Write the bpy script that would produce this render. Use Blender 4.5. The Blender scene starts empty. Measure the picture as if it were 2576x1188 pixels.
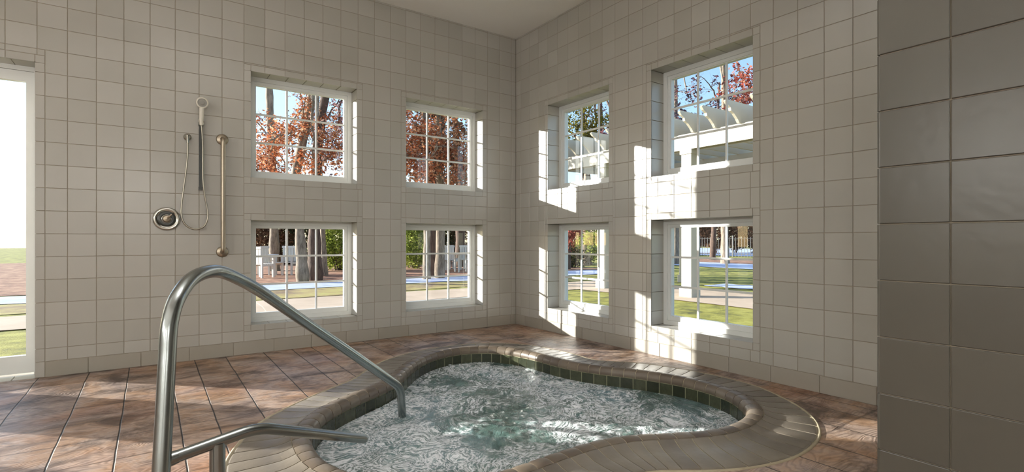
import bpy, bmesh, math, random
import numpy as np
from mathutils import Vector, Matrix
from mathutils.geometry import tessellate_polygon

random.seed(7)
scene = bpy.context.scene
COL = scene.collection

# ------------------------------------------------------------------ camera
cam_d = bpy.data.cameras.new('camera')
cam = bpy.data.objects.new('camera', cam_d)
COL.objects.link(cam)
scene.camera = cam
YAW = 0.959217                      # forward direction, measured from +x
cam.location = (-3.2613, -4.5777, 0.9071)
cam.rotation_euler = (math.pi / 2, 0, YAW - math.pi / 2)
cam_d.sensor_width = 36
cam_d.lens = 1299.1 / 2576 * 36
cam_d.shift_y = 11.0 / 2576
cam_d.clip_start = 0.02
cam_d.clip_end = 400

# ------------------------------------------------------------------ light
SUN_DIR = Vector((1.03, -1.0, -0.278)).normalized()
world = bpy.data.worlds.new('world')
scene.world = world
world.use_nodes = True
wn = world.node_tree
wn.nodes.clear()
w_out = wn.nodes.new('ShaderNodeOutputWorld')
w_bg = wn.nodes.new('ShaderNodeBackground')
w_sky = wn.nodes.new('ShaderNodeTexSky')
w_sky.sky_type = 'NISHITA'
w_sky.sun_disc = False
w_sky.sun_elevation = math.radians(24)
w_sky.sun_rotation = math.atan2(-1.03, 1.0)
w_sky.air_density = 1.0
w_sky.dust_density = 0.6
w_sky.ozone_density = 2.0
w_bg.inputs['Strength'].default_value = 0.24
wn.links.new(w_sky.outputs[0], w_bg.inputs[0])
wn.links.new(w_bg.outputs[0], w_out.inputs[0])

sun_l = bpy.data.lights.new('sun', 'SUN')
sun_l.energy = 12.0
sun_l.angle = math.radians(0.6)
sun_l.color = (1.0, 0.95, 0.88)
sun = bpy.data.objects.new('sun', sun_l)
COL.objects.link(sun)
sun.rotation_euler = SUN_DIR.to_track_quat('-Z', 'Y').to_euler()
sun.location = (-10, 10, 6)

FILL_PANEL_W = 2.5                      # watts of each added hanging fill panel, downwards
FILL_PANEL_UP_W = 9.0                   # and upwards
FILL_SCONCE_W = 50.0                    # watts of each added fill sconce behind the viewpoint
scene.view_settings.view_transform = 'Standard'
scene.view_settings.look = 'None'
scene.view_settings.exposure = 0.50
scene.view_settings.gamma = 1.0
scene.view_settings.use_curve_mapping = False
scene.cycles.max_bounces = 10
scene.cycles.diffuse_bounces = 6
scene.cycles.glossy_bounces = 4
scene.cycles.transparent_max_bounces = 24
scene.cycles.sample_clamp_indirect = 6.0
scene.cycles.caustics_reflective = False
scene.cycles.caustics_refractive = False

# ------------------------------------------------------------------ materials
def srgb(r, g, b):
    def f(c):
        c /= 255.0
        return c / 12.92 if c <= 0.04045 else ((c + 0.055) / 1.055) ** 2.4
    return (f(r), f(g), f(b), 1.0)

class Mat:
    """small node-tree builder"""
    def __init__(s, name):
        s.m = bpy.data.materials.new(name)
        s.m.use_nodes = True
        s.t = s.m.node_tree
        s.t.nodes.clear()
        s.out = s.t.nodes.new('ShaderNodeOutputMaterial')
        s.p = s.t.nodes.new('ShaderNodeBsdfPrincipled')
        s.t.links.new(s.p.outputs[0], s.out.inputs[0])
    def n(s, kind, **kw):
        nd = s.t.nodes.new(kind)
        for k, v in kw.items():
            if k.startswith('i_'):
                key = k[2:].replace('_', ' ')
                nd.inputs[key].default_value = v
            else:
                setattr(nd, k, v)
        return nd
    def l(s, a, b):
        s.t.links.new(a, b)
    def coords(s, scale=(1, 1, 1), which='Object', rot=(0, 0, 0)):
        tc = s.n('ShaderNodeTexCoord')
        mp = s.n('ShaderNodeMapping')
        mp.inputs['Scale'].default_value = scale
        mp.inputs['Rotation'].default_value = rot
        s.l(tc.outputs[which], mp.inputs[0])
        return mp.outputs[0]
    def noise(s, vec, scale, detail=4, rough=0.55, dist=0.0):
        nd = s.n('ShaderNodeTexNoise')
        nd.inputs['Scale'].default_value = scale
        nd.inputs['Detail'].default_value = detail
        nd.inputs['Roughness'].default_value = rough
        nd.inputs['Distortion'].default_value = dist
        s.l(vec, nd.inputs['Vector'])
        return nd.outputs['Fac']
    def ramp(s, fac, stops, interp='LINEAR'):
        r = s.n('ShaderNodeValToRGB')
        r.color_ramp.interpolation = interp
        e = r.color_ramp.elements
        while len(e) < len(stops):
            e.new(0.5)
        for el, (p, c) in zip(e, stops):
            el.position = p
            el.color = c if len(c) == 4 else (*c, 1)
        s.l(fac, r.inputs[0])
        return r.outputs[0]
    def mix(s, fac, a, b, mode='MIX'):
        m = s.n('ShaderNodeMix', data_type='RGBA', blend_type=mode)
        if isinstance(fac, (int, float)):
            m.inputs[0].default_value = fac
        else:
            s.l(fac, m.inputs[0])
        for v, i in ((a, 6), (b, 7)):
            if isinstance(v, tuple):
                m.inputs[i].default_value = v
            else:
                s.l(v, m.inputs[i])
        return m.outputs[2]
    def math(s, op, a, b=None, clamp=False):
        m = s.n('ShaderNodeMath', operation=op, use_clamp=clamp)
        for v, i in ((a, 0), (b, 1)):
            if v is None:
                continue
            if isinstance(v, (int, float)):
                m.inputs[i].default_value = v
            else:
                s.l(v, m.inputs[i])
        return m.outputs[0]
    def bump(s, h, strength=0.3, dist=0.01):
        b = s.n('ShaderNodeBump')
        b.inputs['Strength'].default_value = strength
        b.inputs['Distance'].default_value = dist
        s.l(h, b.inputs['Height'])
        s.l(b.outputs[0], s.p.inputs['Normal'])
        return b.outputs[0]
    def set(s, **kw):
        for k, v in kw.items():
            key = {'color': 'Base Color', 'rough': 'Roughness', 'metal': 'Metallic', 'spec': 'Specular IOR Level',
                   'coat': 'Coat Weight', 'sub': 'Subsurface Weight'}.get(k, k)
            if isinstance(v, (int, float, tuple)):
                s.p.inputs[key].default_value = v
            else:
                s.l(v, s.p.inputs[key])
        return s

def plain(name, color, rough=0.5, metal=0.0, var=0.12, vscale=6.0, bump=0.0, bscale=60.0):
    m = Mat(name)
    co = m.coords()
    f = m.noise(co, vscale, 3)
    dark = tuple(c * (1 - var) for c in color[:3]) + (1,)
    lite = tuple(min(1, c * (1 + var)) for c in color[:3]) + (1,)
    m.set(color=m.mix(f, dark, lite), rough=rough, metal=metal)
    if bump:
        m.bump(m.noise(co, bscale, 4), bump, 0.004)
    return m.m

def tinted(name, lo, hi, rough=0.3, nvar=0.15, nscale=9.0, attr='tint', bump=0.06, bscale=25.0):
    """surface of separate tiles: each face carries its own tint between lo and hi"""
    m = Mat(name)
    a = m.n('ShaderNodeAttribute', attribute_name=attr)
    co = m.coords()
    f = m.noise(co, nscale, 4)
    c = m.mix(a.outputs['Fac'], lo, hi)
    c2 = m.mix(m.math('MULTIPLY', f, nvar * 2), c, tuple(x * 0.55 for x in lo[:3]) + (1,))
    m.set(color=c2, rough=rough)
    m.bump(m.noise(co, bscale, 2), bump, 0.01)
    return m.m

M = {}
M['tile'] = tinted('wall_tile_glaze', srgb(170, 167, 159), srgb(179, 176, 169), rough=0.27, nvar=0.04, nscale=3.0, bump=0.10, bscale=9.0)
M['pier_shade_tile'] = tinted('pier_shade_tile_glaze', srgb(76, 73, 66), srgb(84, 81, 74), rough=0.3, nvar=0.05)  # darker copy of the wall tile; the pier's shade is put into the colour
M['base_tile'] = tinted('base_tile', srgb(152, 146, 135), srgb(162, 156, 146), rough=0.4, nvar=0.10, bump=0.05)
M['grout'] = plain('wall_grout', srgb(150, 141, 125), 0.9, var=0.2, vscale=14)
M['ceiling'] = plain('ceiling_paint', srgb(240, 238, 234), 0.85, var=0.02)
M['vinyl'] = plain('white_vinyl', srgb(222, 224, 222), 0.35, var=0.03)
M['white_paint'] = plain('white_paint', srgb(214, 211, 203), 0.5, var=0.05)
M['cream_paint'] = plain('cream_paint', srgb(178, 172, 158), 0.55, var=0.06, vscale=3)
M['outer_wall'] = plain('outer_wall', srgb(204, 202, 196), 0.8, var=0.06)
M['coping'] = tinted('coping_tile', srgb(112, 104, 95), srgb(142, 134, 122), rough=0.33, nvar=0.3, nscale=11.0, bump=0.12, bscale=30)
M['lip'] = tinted('lip_tile', srgb(98, 86, 74), srgb(124, 112, 97), rough=0.38, nvar=0.3, nscale=9.0, bump=0.08)
M['coping_grout'] = plain('coping_grout', srgb(168, 157, 134), 0.9, var=0.25, vscale=20)
M['band'] = tinted('pool_band_tile', srgb(44, 50, 36), srgb(92, 96, 72), rough=0.25, nvar=0.5, nscale=40.0, bump=0.1, bscale=60)
M['band_grout'] = plain('pool_band_grout', srgb(150, 150, 120), 0.8)
M['plaster'] = plain('pool_plaster', srgb(120, 150, 140), 0.7, var=0.1)
M['abs_white'] = plain('white_plastic', srgb(214, 210, 198), 0.3, var=0.02)
M['dark_plastic'] = plain('dark_plastic', srgb(52, 54, 50), 0.3, var=0.05)
M['fence'] = plain('black_metal', srgb(28, 28, 30), 0.5)
M['slate_grey'] = plain('weathered_grey', srgb(150, 148, 142), 0.7)

def metal(name, col, rough, brushed=0.0, axis_scale=(1, 1, 1)):
    m = Mat(name)
    co = m.coords(axis_scale)
    f = m.noise(co, 40, 3)
    m.set(color=m.mix(f, tuple(c * 0.88 for c in col[:3]) + (1,), col), metal=1.0,
          rough=m.math('MULTIPLY_ADD' if False else 'ADD', m.math('MULTIPLY', f, 0.08), rough))
    if brushed:
        m.bump(f, brushed, 0.002)
    return m.m
M['steel'] = metal('brushed_steel', srgb(158, 163, 162), 0.20, 0.03)
M['grab_steel'] = metal('satin_steel', srgb(176, 164, 146), 0.34, 0.02)
M['chrome'] = metal('chrome', srgb(196, 194, 186), 0.07)
M['hose'] = metal('hose_steel', srgb(170, 164, 150), 0.28)

def glass_mat():
    m = Mat('window_glass')
    m.t.nodes.remove(m.p)
    tr = m.n('ShaderNodeBsdfTransparent')
    tr.inputs[0].default_value = (0.97, 0.985, 0.98, 1)
    gl = m.n('ShaderNodeBsdfGlossy')
    gl.inputs['Roughness'].default_value = 0.01
    lw = m.n('ShaderNodeLayerWeight')
    lw.inputs[0].default_value = 0.5
    fac = m.math('ADD', m.math('MULTIPLY', m.math('POWER', lw.outputs['Facing'], 5.0), 0.8), 0.03)
    mx = m.n('ShaderNodeMixShader')
    m.l(fac, mx.inputs[0]); m.l(tr.outputs[0], mx.inputs[1]); m.l(gl.outputs[0], mx.inputs[2])
    m.l(mx.outputs[0], m.out.inputs[0])
    return m.m
M['glass'] = glass_mat()

GROOVES = [-7.3, -7.05, -6.8, -6.52, -6.3, -6.08, -5.8, -5.6, -5.35, -5.1, -4.86, -4.6, -4.38, -4.12, -3.86, -3.6, -3.38, -3.14, -2.985, -2.78, -2.51,
           -2.295, -2.14, -1.93, -1.70, -1.47, -1.24, -1.03, -0.80, -0.52, -0.27, -0.10]
def floor_mat():
    m = Mat('stamped_wood_plank_concrete')
    co = m.coords()
    sep = m.n('ShaderNodeSeparateXYZ')
    m.l(co, sep.inputs[0])
    wob = m.noise(co, 3.0, 2)
    xw = m.math('ADD', sep.outputs[0], m.math('MULTIPLY', m.math('SUBTRACT', wob, 0.5), 0.012))
    dmin = None; cnt = None
    for gx in GROOVES:
        dd = m.math('SUBTRACT', xw, gx)
        ab = m.math('ABSOLUTE', dd)
        dmin = ab if dmin is None else m.math('MINIMUM', dmin, ab)
        st = m.math('GREATER_THAN', dd, 0.0)
        cnt = st if cnt is None else m.math('ADD', cnt, st)
    mask = m.ramp(m.math('MULTIPLY', dmin, 60.0), [(0.10, (0, 0, 0)), (0.26, (1, 1, 1))])
    wnz = m.n('ShaderNodeTexWhiteNoise', noise_dimensions='1D')
    m.l(cnt, wnz.inputs['W'])
    pid = wnz.outputs['Value']
    # faint cross joints running along x, shifted plank by plank
    yy = m.math('ADD', sep.outputs[1], m.math('MULTIPLY', pid, 0.0))
    yy = m.math('ADD', yy, m.math('MULTIPLY', wob, 0.04))
    fr = m.math('FRACT', m.math('DIVIDE', m.math('ADD', yy, 20.0), 0.31))
    d = m.math('ABSOLUTE', m.math('SUBTRACT', fr, 0.5))
    joint = m.ramp(m.math('MULTIPLY', d, 12.0), [(0.10, (0, 0, 0)), (0.40, (1, 1, 1))])
    joint2 = None
    yid = m.math('FLOOR', m.math('DIVIDE', m.math('ADD', yy, 20.155), 0.31))
    # grain: long distorted rings running along x
    add = m.n('ShaderNodeCombineXYZ')
    m.l(m.math('MULTIPLY', sep.outputs[0], 1.0), add.inputs[0])
    m.l(m.math('MULTIPLY', sep.outputs[1], 3.2), add.inputs[1])
    m.l(m.math('ADD', m.math('MULTIPLY', yid, 1.37), m.math('MULTIPLY', pid, 7.0)), add.inputs[2])
    big = m.noise(add.outputs[0], 1.6, 2, 0.5, 0.6)
    rings = m.math('SINE', m.math('MULTIPLY', big, 150.0))
    fine = m.noise(m.coords((7, 60, 1)), 3.0, 5, 0.7)
    rings2 = m.math('ADD', m.math('MULTIPLY', rings, 0.35), fine)
    # colours
    blot = m.noise(co, 2.6, 6, 0.7, 0.6)
    blot2 = m.noise(m.coords((1.0, 1.7, 1)), 2.6, 7, 0.72, 0.8)
    c = m.ramp(blot, [(0.30, srgb(122, 92, 70)), (0.43, srgb(176, 142, 114)), (0.54, srgb(184, 162, 148)), (0.66, srgb(146, 132, 128))])
    c = m.mix(m.math('MULTIPLY', m.ramp(blot2, [(0.46, (0, 0, 0)), (0.62, (1, 1, 1))]), 0.85), c, srgb(66, 49, 38))
    c = m.mix(m.math('MULTIPLY', m.ramp(m.noise(co, 1.1, 3), [(0.52, (0, 0, 0)), (0.64, (1, 1, 1))]), 0.4), c, srgb(176, 120, 88))
    c = m.mix(m.math('MULTIPLY', pid, 0.25), c, srgb(84, 62, 50))
    c = m.mix(m.ramp(rings2, [(0.10, (0.32, 0.32, 0.32)), (0.6, (0, 0, 0))]), c, srgb(58, 40, 30))
    c = m.mix(mask, srgb(26, 18, 14), c)
    c = m.mix(joint, m.mix(0.45, c, srgb(34, 24, 18)), c)
    m.set(color=c, rough=m.math('ADD', m.math('MULTIPLY', blot2, 0.35), 0.28))
    h = m.math('ADD', m.math('MULTIPLY', rings2, 0.18), m.math('MULTIPLY', m.math('ADD', mask, m.math('MULTIPLY', joint, 0.2)), 0.8))
    h = m.math('ADD', h, m.math('MULTIPLY', blot, 0.5))
    m.bump(h, 0.55, 0.012)
    return m.m
M['floor'] = floor_mat()

def water_mat():
    m = Mat('churning_water')
    co = m.coords()
    warp = m.noise(co, 1.3, 3, 0.6, 0.5)
    vm = m.n('ShaderNodeVectorMath', operation='MULTIPLY_ADD')
    nz = m.n('ShaderNodeTexNoise')
    nz.inputs['Scale'].default_value = 3.2
    nz.inputs['Detail'].default_value = 3
    m.l(co, nz.inputs['Vector'])
    m.l(nz.outputs['Color'], vm.inputs[0])
    vm.inputs[1].default_value = (0.45, 0.45, 0.0)
    m.l(co, vm.inputs[2])
    # stringy foam = ridged noise
    a = m.noise(vm.outputs[0], 4.2, 5, 0.62)
    ridge = m.math('SUBTRACT', 1.0, m.math('MULTIPLY', m.math('ABSOLUTE', m.math('SUBTRACT', a, 0.5)), 12.0), clamp=True)
    b = m.noise(vm.outputs[0], 22, 5, 0.75)
    ridge2 = m.math('SUBTRACT', 1.0, m.math('MULTIPLY', m.math('ABSOLUTE', m.math('SUBTRACT', b, 0.5)), 8.0), clamp=True)
    zone = m.ramp(m.noise(co, 1.15, 2), [(0.36, (0, 0, 0)), (0.56, (1, 1, 1))])
    foam = m.math('MULTIPLY', m.math('ADD', m.math('MULTIPLY', ridge, 0.8), m.math('MULTIPLY', ridge2, 0.75)), m.math('ADD', m.math('MULTIPLY', zone, 0.85), 0.15))
    foam = m.ramp(foam, [(0.27, (0, 0, 0)), (0.66, (1, 1, 1))])
    fine = m.ramp(m.noise(vm.outputs[0], 55, 4, 0.7), [(0.42, (0.10, 0.10, 0.10)), (0.56, (1, 1, 1))])
    foam = m.math('MULTIPLY', foam, fine)
    deep = m.ramp(warp, [(0.3, srgb(56, 78, 70)), (0.5, srgb(88, 114, 108)), (0.7, srgb(116, 142, 150))])
    m.set(color=m.mix(foam, deep, srgb(246, 250, 255)), rough=m.math('ADD', m.math('MULTIPLY', foam, 0.4), 0.06))
    m.p.inputs['IOR'].default_value = 1.33
    m.p.inputs['Specular IOR Level'].default_value = 0.9
    h = m.math('ADD', m.math('MULTIPLY', b, 0.9), m.math('MULTIPLY', m.noise(vm.outputs[0], 9, 4, 0.6), 1.6))
    m.bump(h, 0.9, 0.03)
    return m.m
M['water'] = water_mat()

def bark(name, a, b, scale=1.0):
    m = Mat(name)
    co = m.coords((1, 1, 0.22))
    f = m.noise(co, 14 * scale, 6, 0.7, 0.3)
    g = m.noise(m.coords(), 1.2, 2)
    c = m.ramp(f, [(0.3, a), (0.62, b)])
    c = m.mix(m.math('MULTIPLY', g, 0.4), c, a)
    m.set(color=c, rough=0.85)
    m.bump(f, 0.8, 0.03)
    return m.m
M['bark'] = bark('oak_bark', srgb(80, 66, 54), srgb(167, 151, 132))
M['dark_bark'] = bark('dark_bark', srgb(51, 38, 33), srgb(112, 89, 75))

def leaf(name, lo, mid, hi):
    m = Mat(name)
    a = m.n('ShaderNodeAttribute', attribute_name='tint')
    c = m.ramp(a.outputs['Fac'], [(0.0, lo), (0.5, mid), (1.0, hi)])
    m.t.nodes.remove(m.p)
    d = m.n('ShaderNodeBsdfDiffuse'); t = m.n('ShaderNodeBsdfTranslucent'); mx = m.n('ShaderNodeMixShader')
    mx.inputs[0].default_value = 0.4
    m.l(c, d.inputs[0]); m.l(c, t.inputs[0]); m.l(d.outputs[0], mx.inputs[1]); m.l(t.outputs[0], mx.inputs[2])
    m.l(mx.outputs[0], m.out.inputs[0])
    return m.m
M['leaf_orange'] = leaf('orange_leaves', srgb(132, 70, 51), srgb(181, 112, 75), srgb(207, 163, 128))
M['leaf_mauve'] = leaf('russet_mauve_leaves', srgb(116, 88, 98), srgb(163, 123, 117), srgb(195, 163, 149))
M['leaf_red'] = leaf('red_leaves', srgb(120, 52, 52), srgb(164, 84, 72), srgb(196, 130, 106))
M['leaf_purple'] = leaf('dusky_leaves', srgb(52, 50, 66), srgb(78, 68, 84), srgb(138, 84, 80))
M['leaf_green'] = leaf('green_leaves', srgb(80, 98, 42), srgb(132, 146, 61), srgb(177, 181, 96))
M['leaf_pine'] = leaf('olive_leaves', srgb(63, 70, 31), srgb(123, 117, 45), srgb(167, 147, 63))
M['leaf_dark'] = leaf('dark_green_leaves', srgb(40, 49, 31), srgb(73, 77, 49), srgb(116, 91, 61))
M['leaf_brown'] = leaf('brown_leaves', srgb(73, 52, 40), srgb(117, 86, 65), srgb(167, 124, 91))

def ground(name, stops, scale=3.0, rough=0.95, bump=0.4, bscale=40):
    m = Mat(name)
    co = m.coords()
    f = m.noise(co, scale, 6, 0.7, 0.3)
    f2 = m.noise(co, bscale, 4, 0.7)
    m.set(color=m.mix(m.math('MULTIPLY', f2, 0.35), m.ramp(f, stops), stops[0][1]), rough=rough)
    m.bump(f2, bump, 0.03)
    return m.m
M['lawn'] = ground('lawn', [(0.36, srgb(88, 88, 36)), (0.5, srgb(158, 152, 58)), (0.64, srgb(186, 178, 84))], 2.4)
M['dry_lawn'] = ground('dry_lawn', [(0.35, srgb(128, 104, 78)), (0.5, srgb(176, 156, 92)), (0.65, srgb(190, 184, 98))], 1.2)
M['mulch'] = ground('mulch', [(0.35, srgb(110, 70, 50)), (0.5, srgb(168, 120, 90)), (0.65, srgb(204, 160, 124))], 2.6)
M['path'] = ground('path_concrete', [(0.3, srgb(186, 162, 136)), (0.6, srgb(210, 186, 160))], 0.8, bump=0.1)
M['snow'] = ground('snow', [(0.3, srgb(176, 186, 214)), (0.6, srgb(216, 222, 240))], 2.0, rough=0.6)

# ------------------------------------------------------------------ mesh helpers
class MB:
    def __init__(s):
        s.v = []; s.f = []; s.t = []; s.mi = []; s.sm = []
    def add(s, vs, fs, tint=0.5, mi=0, smooth=False):
        o = len(s.v)
        s.v += [tuple(v) for v in vs]
        for f in fs:
            s.f.append(tuple(i + o for i in f)); s.t.append(tint); s.mi.append(mi); s.sm.append(smooth)
    def box(s, a, b, tint=0.5, mi=0, rot=None):
        (x0, y0, z0), (x1, y1, z1) = a, b
        vs = [(x0, y0, z0), (x1, y0, z0), (x1, y1, z0), (x0, y1, z0), (x0, y0, z1), (x1, y0, z1), (x1, y1, z1), (x0, y1, z1)]
        if rot:
            vs = [tuple(rot @ Vector(v)) for v in vs]
        s.add(vs, [(0, 3, 2, 1), (4, 5, 6, 7), (0, 1, 5, 4), (1, 2, 6, 5), (2, 3, 7, 6), (3, 0, 4, 7)], tint, mi)
    def slab(s, o, u, v, n, w, h, th, bev=0.0015, tint=0.5, mi=0):
        """tile: w x h rectangle at o spanned by u,v, raised th along n with a small bevel"""
        o, u, v, n = map(Vector, (o, u, v, n))
        b = min(bev, w / 3, h / 3)
        P = lambda a, c, d: o + u * a + v * c + n * d
        vs = [P(0, 0, 0), P(w, 0, 0), P(w, h, 0), P(0, h, 0),
              P(0, 0, th - b), P(w, 0, th - b), P(w, h, th - b), P(0, h, th - b),
              P(b, b, th), P(w - b, b, th), P(w - b, h - b, th), P(b, h - b, th)]
        fs = [(8, 9, 10, 11)]
        for i in range(4):
            j = (i + 1) % 4
            fs.append((4 + i, 4 + j, 8 + j, 8 + i)); fs.append((i, j, 4 + j, 4 + i))
        if u.cross(v).dot(n) < 0:
            fs = [f[::-1] for f in fs]
        s.add(vs, fs, tint, mi)
    def tube(s, pts, r, seg=12, caps=True, tint=0.5, mi=0, smooth=True):
        pts = [Vector(p) for p in pts]
        rs = r if isinstance(r, (list, tuple)) else [r] * len(pts)
        t0 = (pts[1] - pts[0]).normalized()
        up = Vector((0, 0, 1)) if abs(t0.z) < 0.9 else Vector((1, 0, 0))
        nrm = t0.cross(up).normalized()
        vs = []
        for i, p in enumerate(pts):
            t = (pts[min(i + 1, len(pts) - 1)] - pts[max(i - 1, 0)]).normalized()
            nrm = (nrm - t * nrm.dot(t)).normalized()
            b = t.cross(nrm)
            for k in range(seg):
                a = 2 * math.pi * k / seg
                vs.append(p + (nrm * math.cos(a) + b * math.sin(a)) * rs[i])
        fs = []
        for i in range(len(pts) - 1):
            for k in range(seg):
                k2 = (k + 1) % seg
                fs.append((i * seg + k, i * seg + k2, (i + 1) * seg + k2, (i + 1) * seg + k))
        s.add(vs, fs, tint, mi, smooth)
        if caps:
            n = len(pts)
            s.add(vs[:seg], [tuple(range(seg))[::-1]], tint, mi)
            s.add(vs[(n - 1) * seg:], [tuple(range(seg))], tint, mi)
    def lathe(s, o, axis, prof, seg=28, tint=0.5, mi=0):
        """profile = [(radius, height along axis)]"""
        o = Vector(o); ax = Vector(axis).normalized()
        up = Vector((0, 0, 1)) if abs(ax.z) < 0.9 else Vector((1, 0, 0))
        a = ax.cross(up).normalized(); b = ax.cross(a)
        vs = []
        for r, h in prof:
            for k in range(seg):
                t = 2 * math.pi * k / seg
                vs.append(o + ax * h + (a * math.cos(t) + b * math.sin(t)) * max(r, 1e-5))
        fs = []
        for i in range(len(prof) - 1):
            for k in range(seg):
                k2 = (k + 1) % seg
                fs.append((i * seg + k, (i + 1) * seg + k, (i + 1) * seg + k2, i * seg + k2))
        s.add(vs, fs, tint, mi, True)
    def build(s, name, mats, parent=None, fix=True):
        me = bpy.data.meshes.new(name)
        me.from_pydata(s.v, [], s.f)
        if not isinstance(mats, (list, tuple)):
            mats = [mats]
        for m in mats:
            me.materials.append(m)
        me.polygons.foreach_set('material_index', s.mi)
        me.polygons.foreach_set('use_smooth', s.sm)
        at = me.attributes.new('tint', 'FLOAT', 'FACE')
        at.data.foreach_set('value', s.t)
        if fix and len(s.f) < 60000:
            bm = bmesh.new(); bm.from_mesh(me)
            bmesh.ops.recalc_face_normals(bm, faces=bm.faces)
            bm.to_mesh(me); bm.free()
        me.update()
        o = bpy.data.objects.new(name, me)
        COL.objects.link(o)
        if parent is not None:
            o.parent = parent
            o.matrix_parent_inverse = Matrix.Translation(-Vector(parent.location)) if parent.type == 'EMPTY' and parent.rotation_euler[2] == 0 else Matrix()
        return o

def tag(o, label=None, cat=None, group=None, kind=None):
    if label: o['label'] = label
    if cat: o['category'] = cat
    if group: o['group'] = group
    if kind: o['kind'] = kind
    return o

def thing(name, label, cat, loc, group=None, kind=None):
    o = bpy.data.objects.new(name, None)
    o.location = loc
    o.empty_display_size = 0.1
    COL.objects.link(o)
    return tag(o, label, cat, group, kind)

def catmull(pts, closed=True, n=8):
    P = [np.array(p, float) for p in pts]
    N = len(P); out = []
    rng = range(N) if closed else range(N - 1)
    for i in rng:
        if closed:
            p0, p1, p2, p3 = P[i - 1], P[i], P[(i + 1) % N], P[(i + 2) % N]
        else:
            p0, p1, p2, p3 = P[max(i - 1, 0)], P[i], P[i + 1], P[min(i + 2, N - 1)]
        for k in range(n):
            t = k / n
            out.append(0.5 * ((2 * p1) + (-p0 + p2) * t + (2 * p0 - 5 * p1 + 4 * p2 - p3) * t * t + (-p0 + 3 * p1 - 3 * p2 + p3) * t ** 3))
    if not closed:
        out.append(P[-1])
    return out

def fillet(pts, rad, n=8):
    """polyline with rounded corners; rad per inner point"""
    pts = [Vector(p) for p in pts]
    out = [pts[0]]
    for i in range(1, len(pts) - 1):
        r = rad[i - 1]
        a = (pts[i - 1] - pts[i]); b = (pts[i + 1] - pts[i])
        d = min(r, a.length * 0.49, b.length * 0.49)
        A = pts[i] + a.normalized() * d; B = pts[i] + b.normalized() * d
        for k in range(n + 1):
            t = k / n
            out.append(A * (1 - t) ** 2 + pts[i] * 2 * t * (1 - t) + B * t * t)
    out.append(pts[-1])
    return out

# ------------------------------------------------------------------ room shell
H = 3.10
T = 0.1524
Z0 = 0.1889                       # first full row of tiles starts here
BASE = 0.103
TH = 0.006
DEP = 0.25                        # wall thickness
ROW_Z = [(0.23, 1.07), (1.412, 2.262)]
LEFT_X = [(-1.275, -0.423), (-2.600, -1.745)]
DOOR_X = [(-4.585, -3.880), (-5.775, -5.070)]     # narrow glazed garden doors further along the left wall
DOOR_Z = (0.0, 2.08)
RIGHT_Y = [(-1.388, -0.549), (-2.697, -1.853)]
TRIM = 0.050

def wall_tiles(mb, mg, length0, length1, openings, grid_off, P, base_off, top=H):
    """mb tiles, mg base tiles; P(u,z) -> world point; openings = list of (u0,u1,z0,z1); u runs along the wall"""
    o0 = Vector(P(0, 0)); ud = (Vector(P(1, 0)) - o0); zd = Vector((0, 0, 1))
    n = P.n
    g = 0.0030
    us = [length0]
    k = math.ceil((length0 - grid_off) / T)
    while grid_off + k * T < length1 - 0.004:
        u = grid_off + k * T
        if u > length0 + 0.004: us.append(u)
        k += 1
    us.append(length1)
    zs = [BASE, Z0]
    while zs[-1] + T < top - 0.002:
        zs.append(zs[-1] + T)
    zs.append(top)
    def emit(u0, u1, z0, z1):
        if u1 - u0 < 0.008 or z1 - z0 < 0.008: return
        mb.slab(P(u0 + g / 2, z0 + g / 2), ud, zd, n, u1 - u0 - g, z1 - z0 - g, TH, tint=random.random())
    ext = [(a - TRIM, b + TRIM, c - TRIM, d + TRIM) for a, b, c, d in openings]
    for i in range(len(us) - 1):
        for j in range(len(zs) - 1):
            rects = [(us[i], us[i + 1], zs[j], zs[j + 1])]
            for (a, b, c, d) in ext:
                new = []
                for (u0, u1, z0, z1) in rects:
                    if u1 <= a or u0 >= b or z1 <= c or z0 >= d:
                        new.append((u0, u1, z0, z1)); continue
                    if u0 < a: new.append((u0, a, z0, z1))
                    if u1 > b: new.append((b, u1, z0, z1))
                    m0, m1 = max(u0, a), min(u1, b)
                    if z0 < c: new.append((m0, m1, z0, c))
                    if z1 > d: new.append((m0, m1, d, z1))
                rects = new
            for r in rects:
                emit(*r)
    for (a, b, c, d) in openings:          # trim pieces round each opening, cut on the same grid
        for (z0, z1) in ((c - TRIM, c), (d, d + TRIM)):
            cuts = [a - TRIM, a] + [u for u in us if a + 0.02 < u < b - 0.02] + [b, b + TRIM]
            f0, f1 = (z0, z1 + g / 2) if z1 == c else (z0 - g / 2, z1)
            for q in range(len(cuts) - 1): emit(cuts[q], cuts[q + 1], f0, f1)
        for (u0, u1) in ((a - TRIM, a), (b, b + TRIM)):
            cuts = [c] + [z for z in zs if c + 0.02 < z < d - 0.02] + [d]
            e0, e1 = (u0, u1 + g / 2) if u1 == a else (u0 - g / 2, u1)
            for q in range(len(cuts) - 1): emit(e0, e1, cuts[q], cuts[q + 1])
    u = base_off                             # long base tiles
    while u > length0: u -= 0.2945
    while u < length1:
        u0, u1 = max(u, length0), min(u + 0.2945, length1)
        for (oa, ob, oc, od) in openings:
            if oc < BASE and u1 > oa - TRIM and u0 < ob + TRIM:
                if u0 < oa - TRIM: u1 = oa - TRIM
                elif u1 > ob + TRIM: u0 = ob + TRIM
                else: u1 = u0
        if u1 - u0 > 0.01:
            mg.slab(P(u0 + g / 2, 0.0), ud, zd, n, u1 - u0 - g, BASE - g / 2, TH + 0.002, tint=random.random())
        u += 0.2945

class Pl:
    def __init__(s, f, n): s.f = f; s.n = Vector(n)
    def __call__(s, u, z): return Vector(s.f(u, z))

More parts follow.
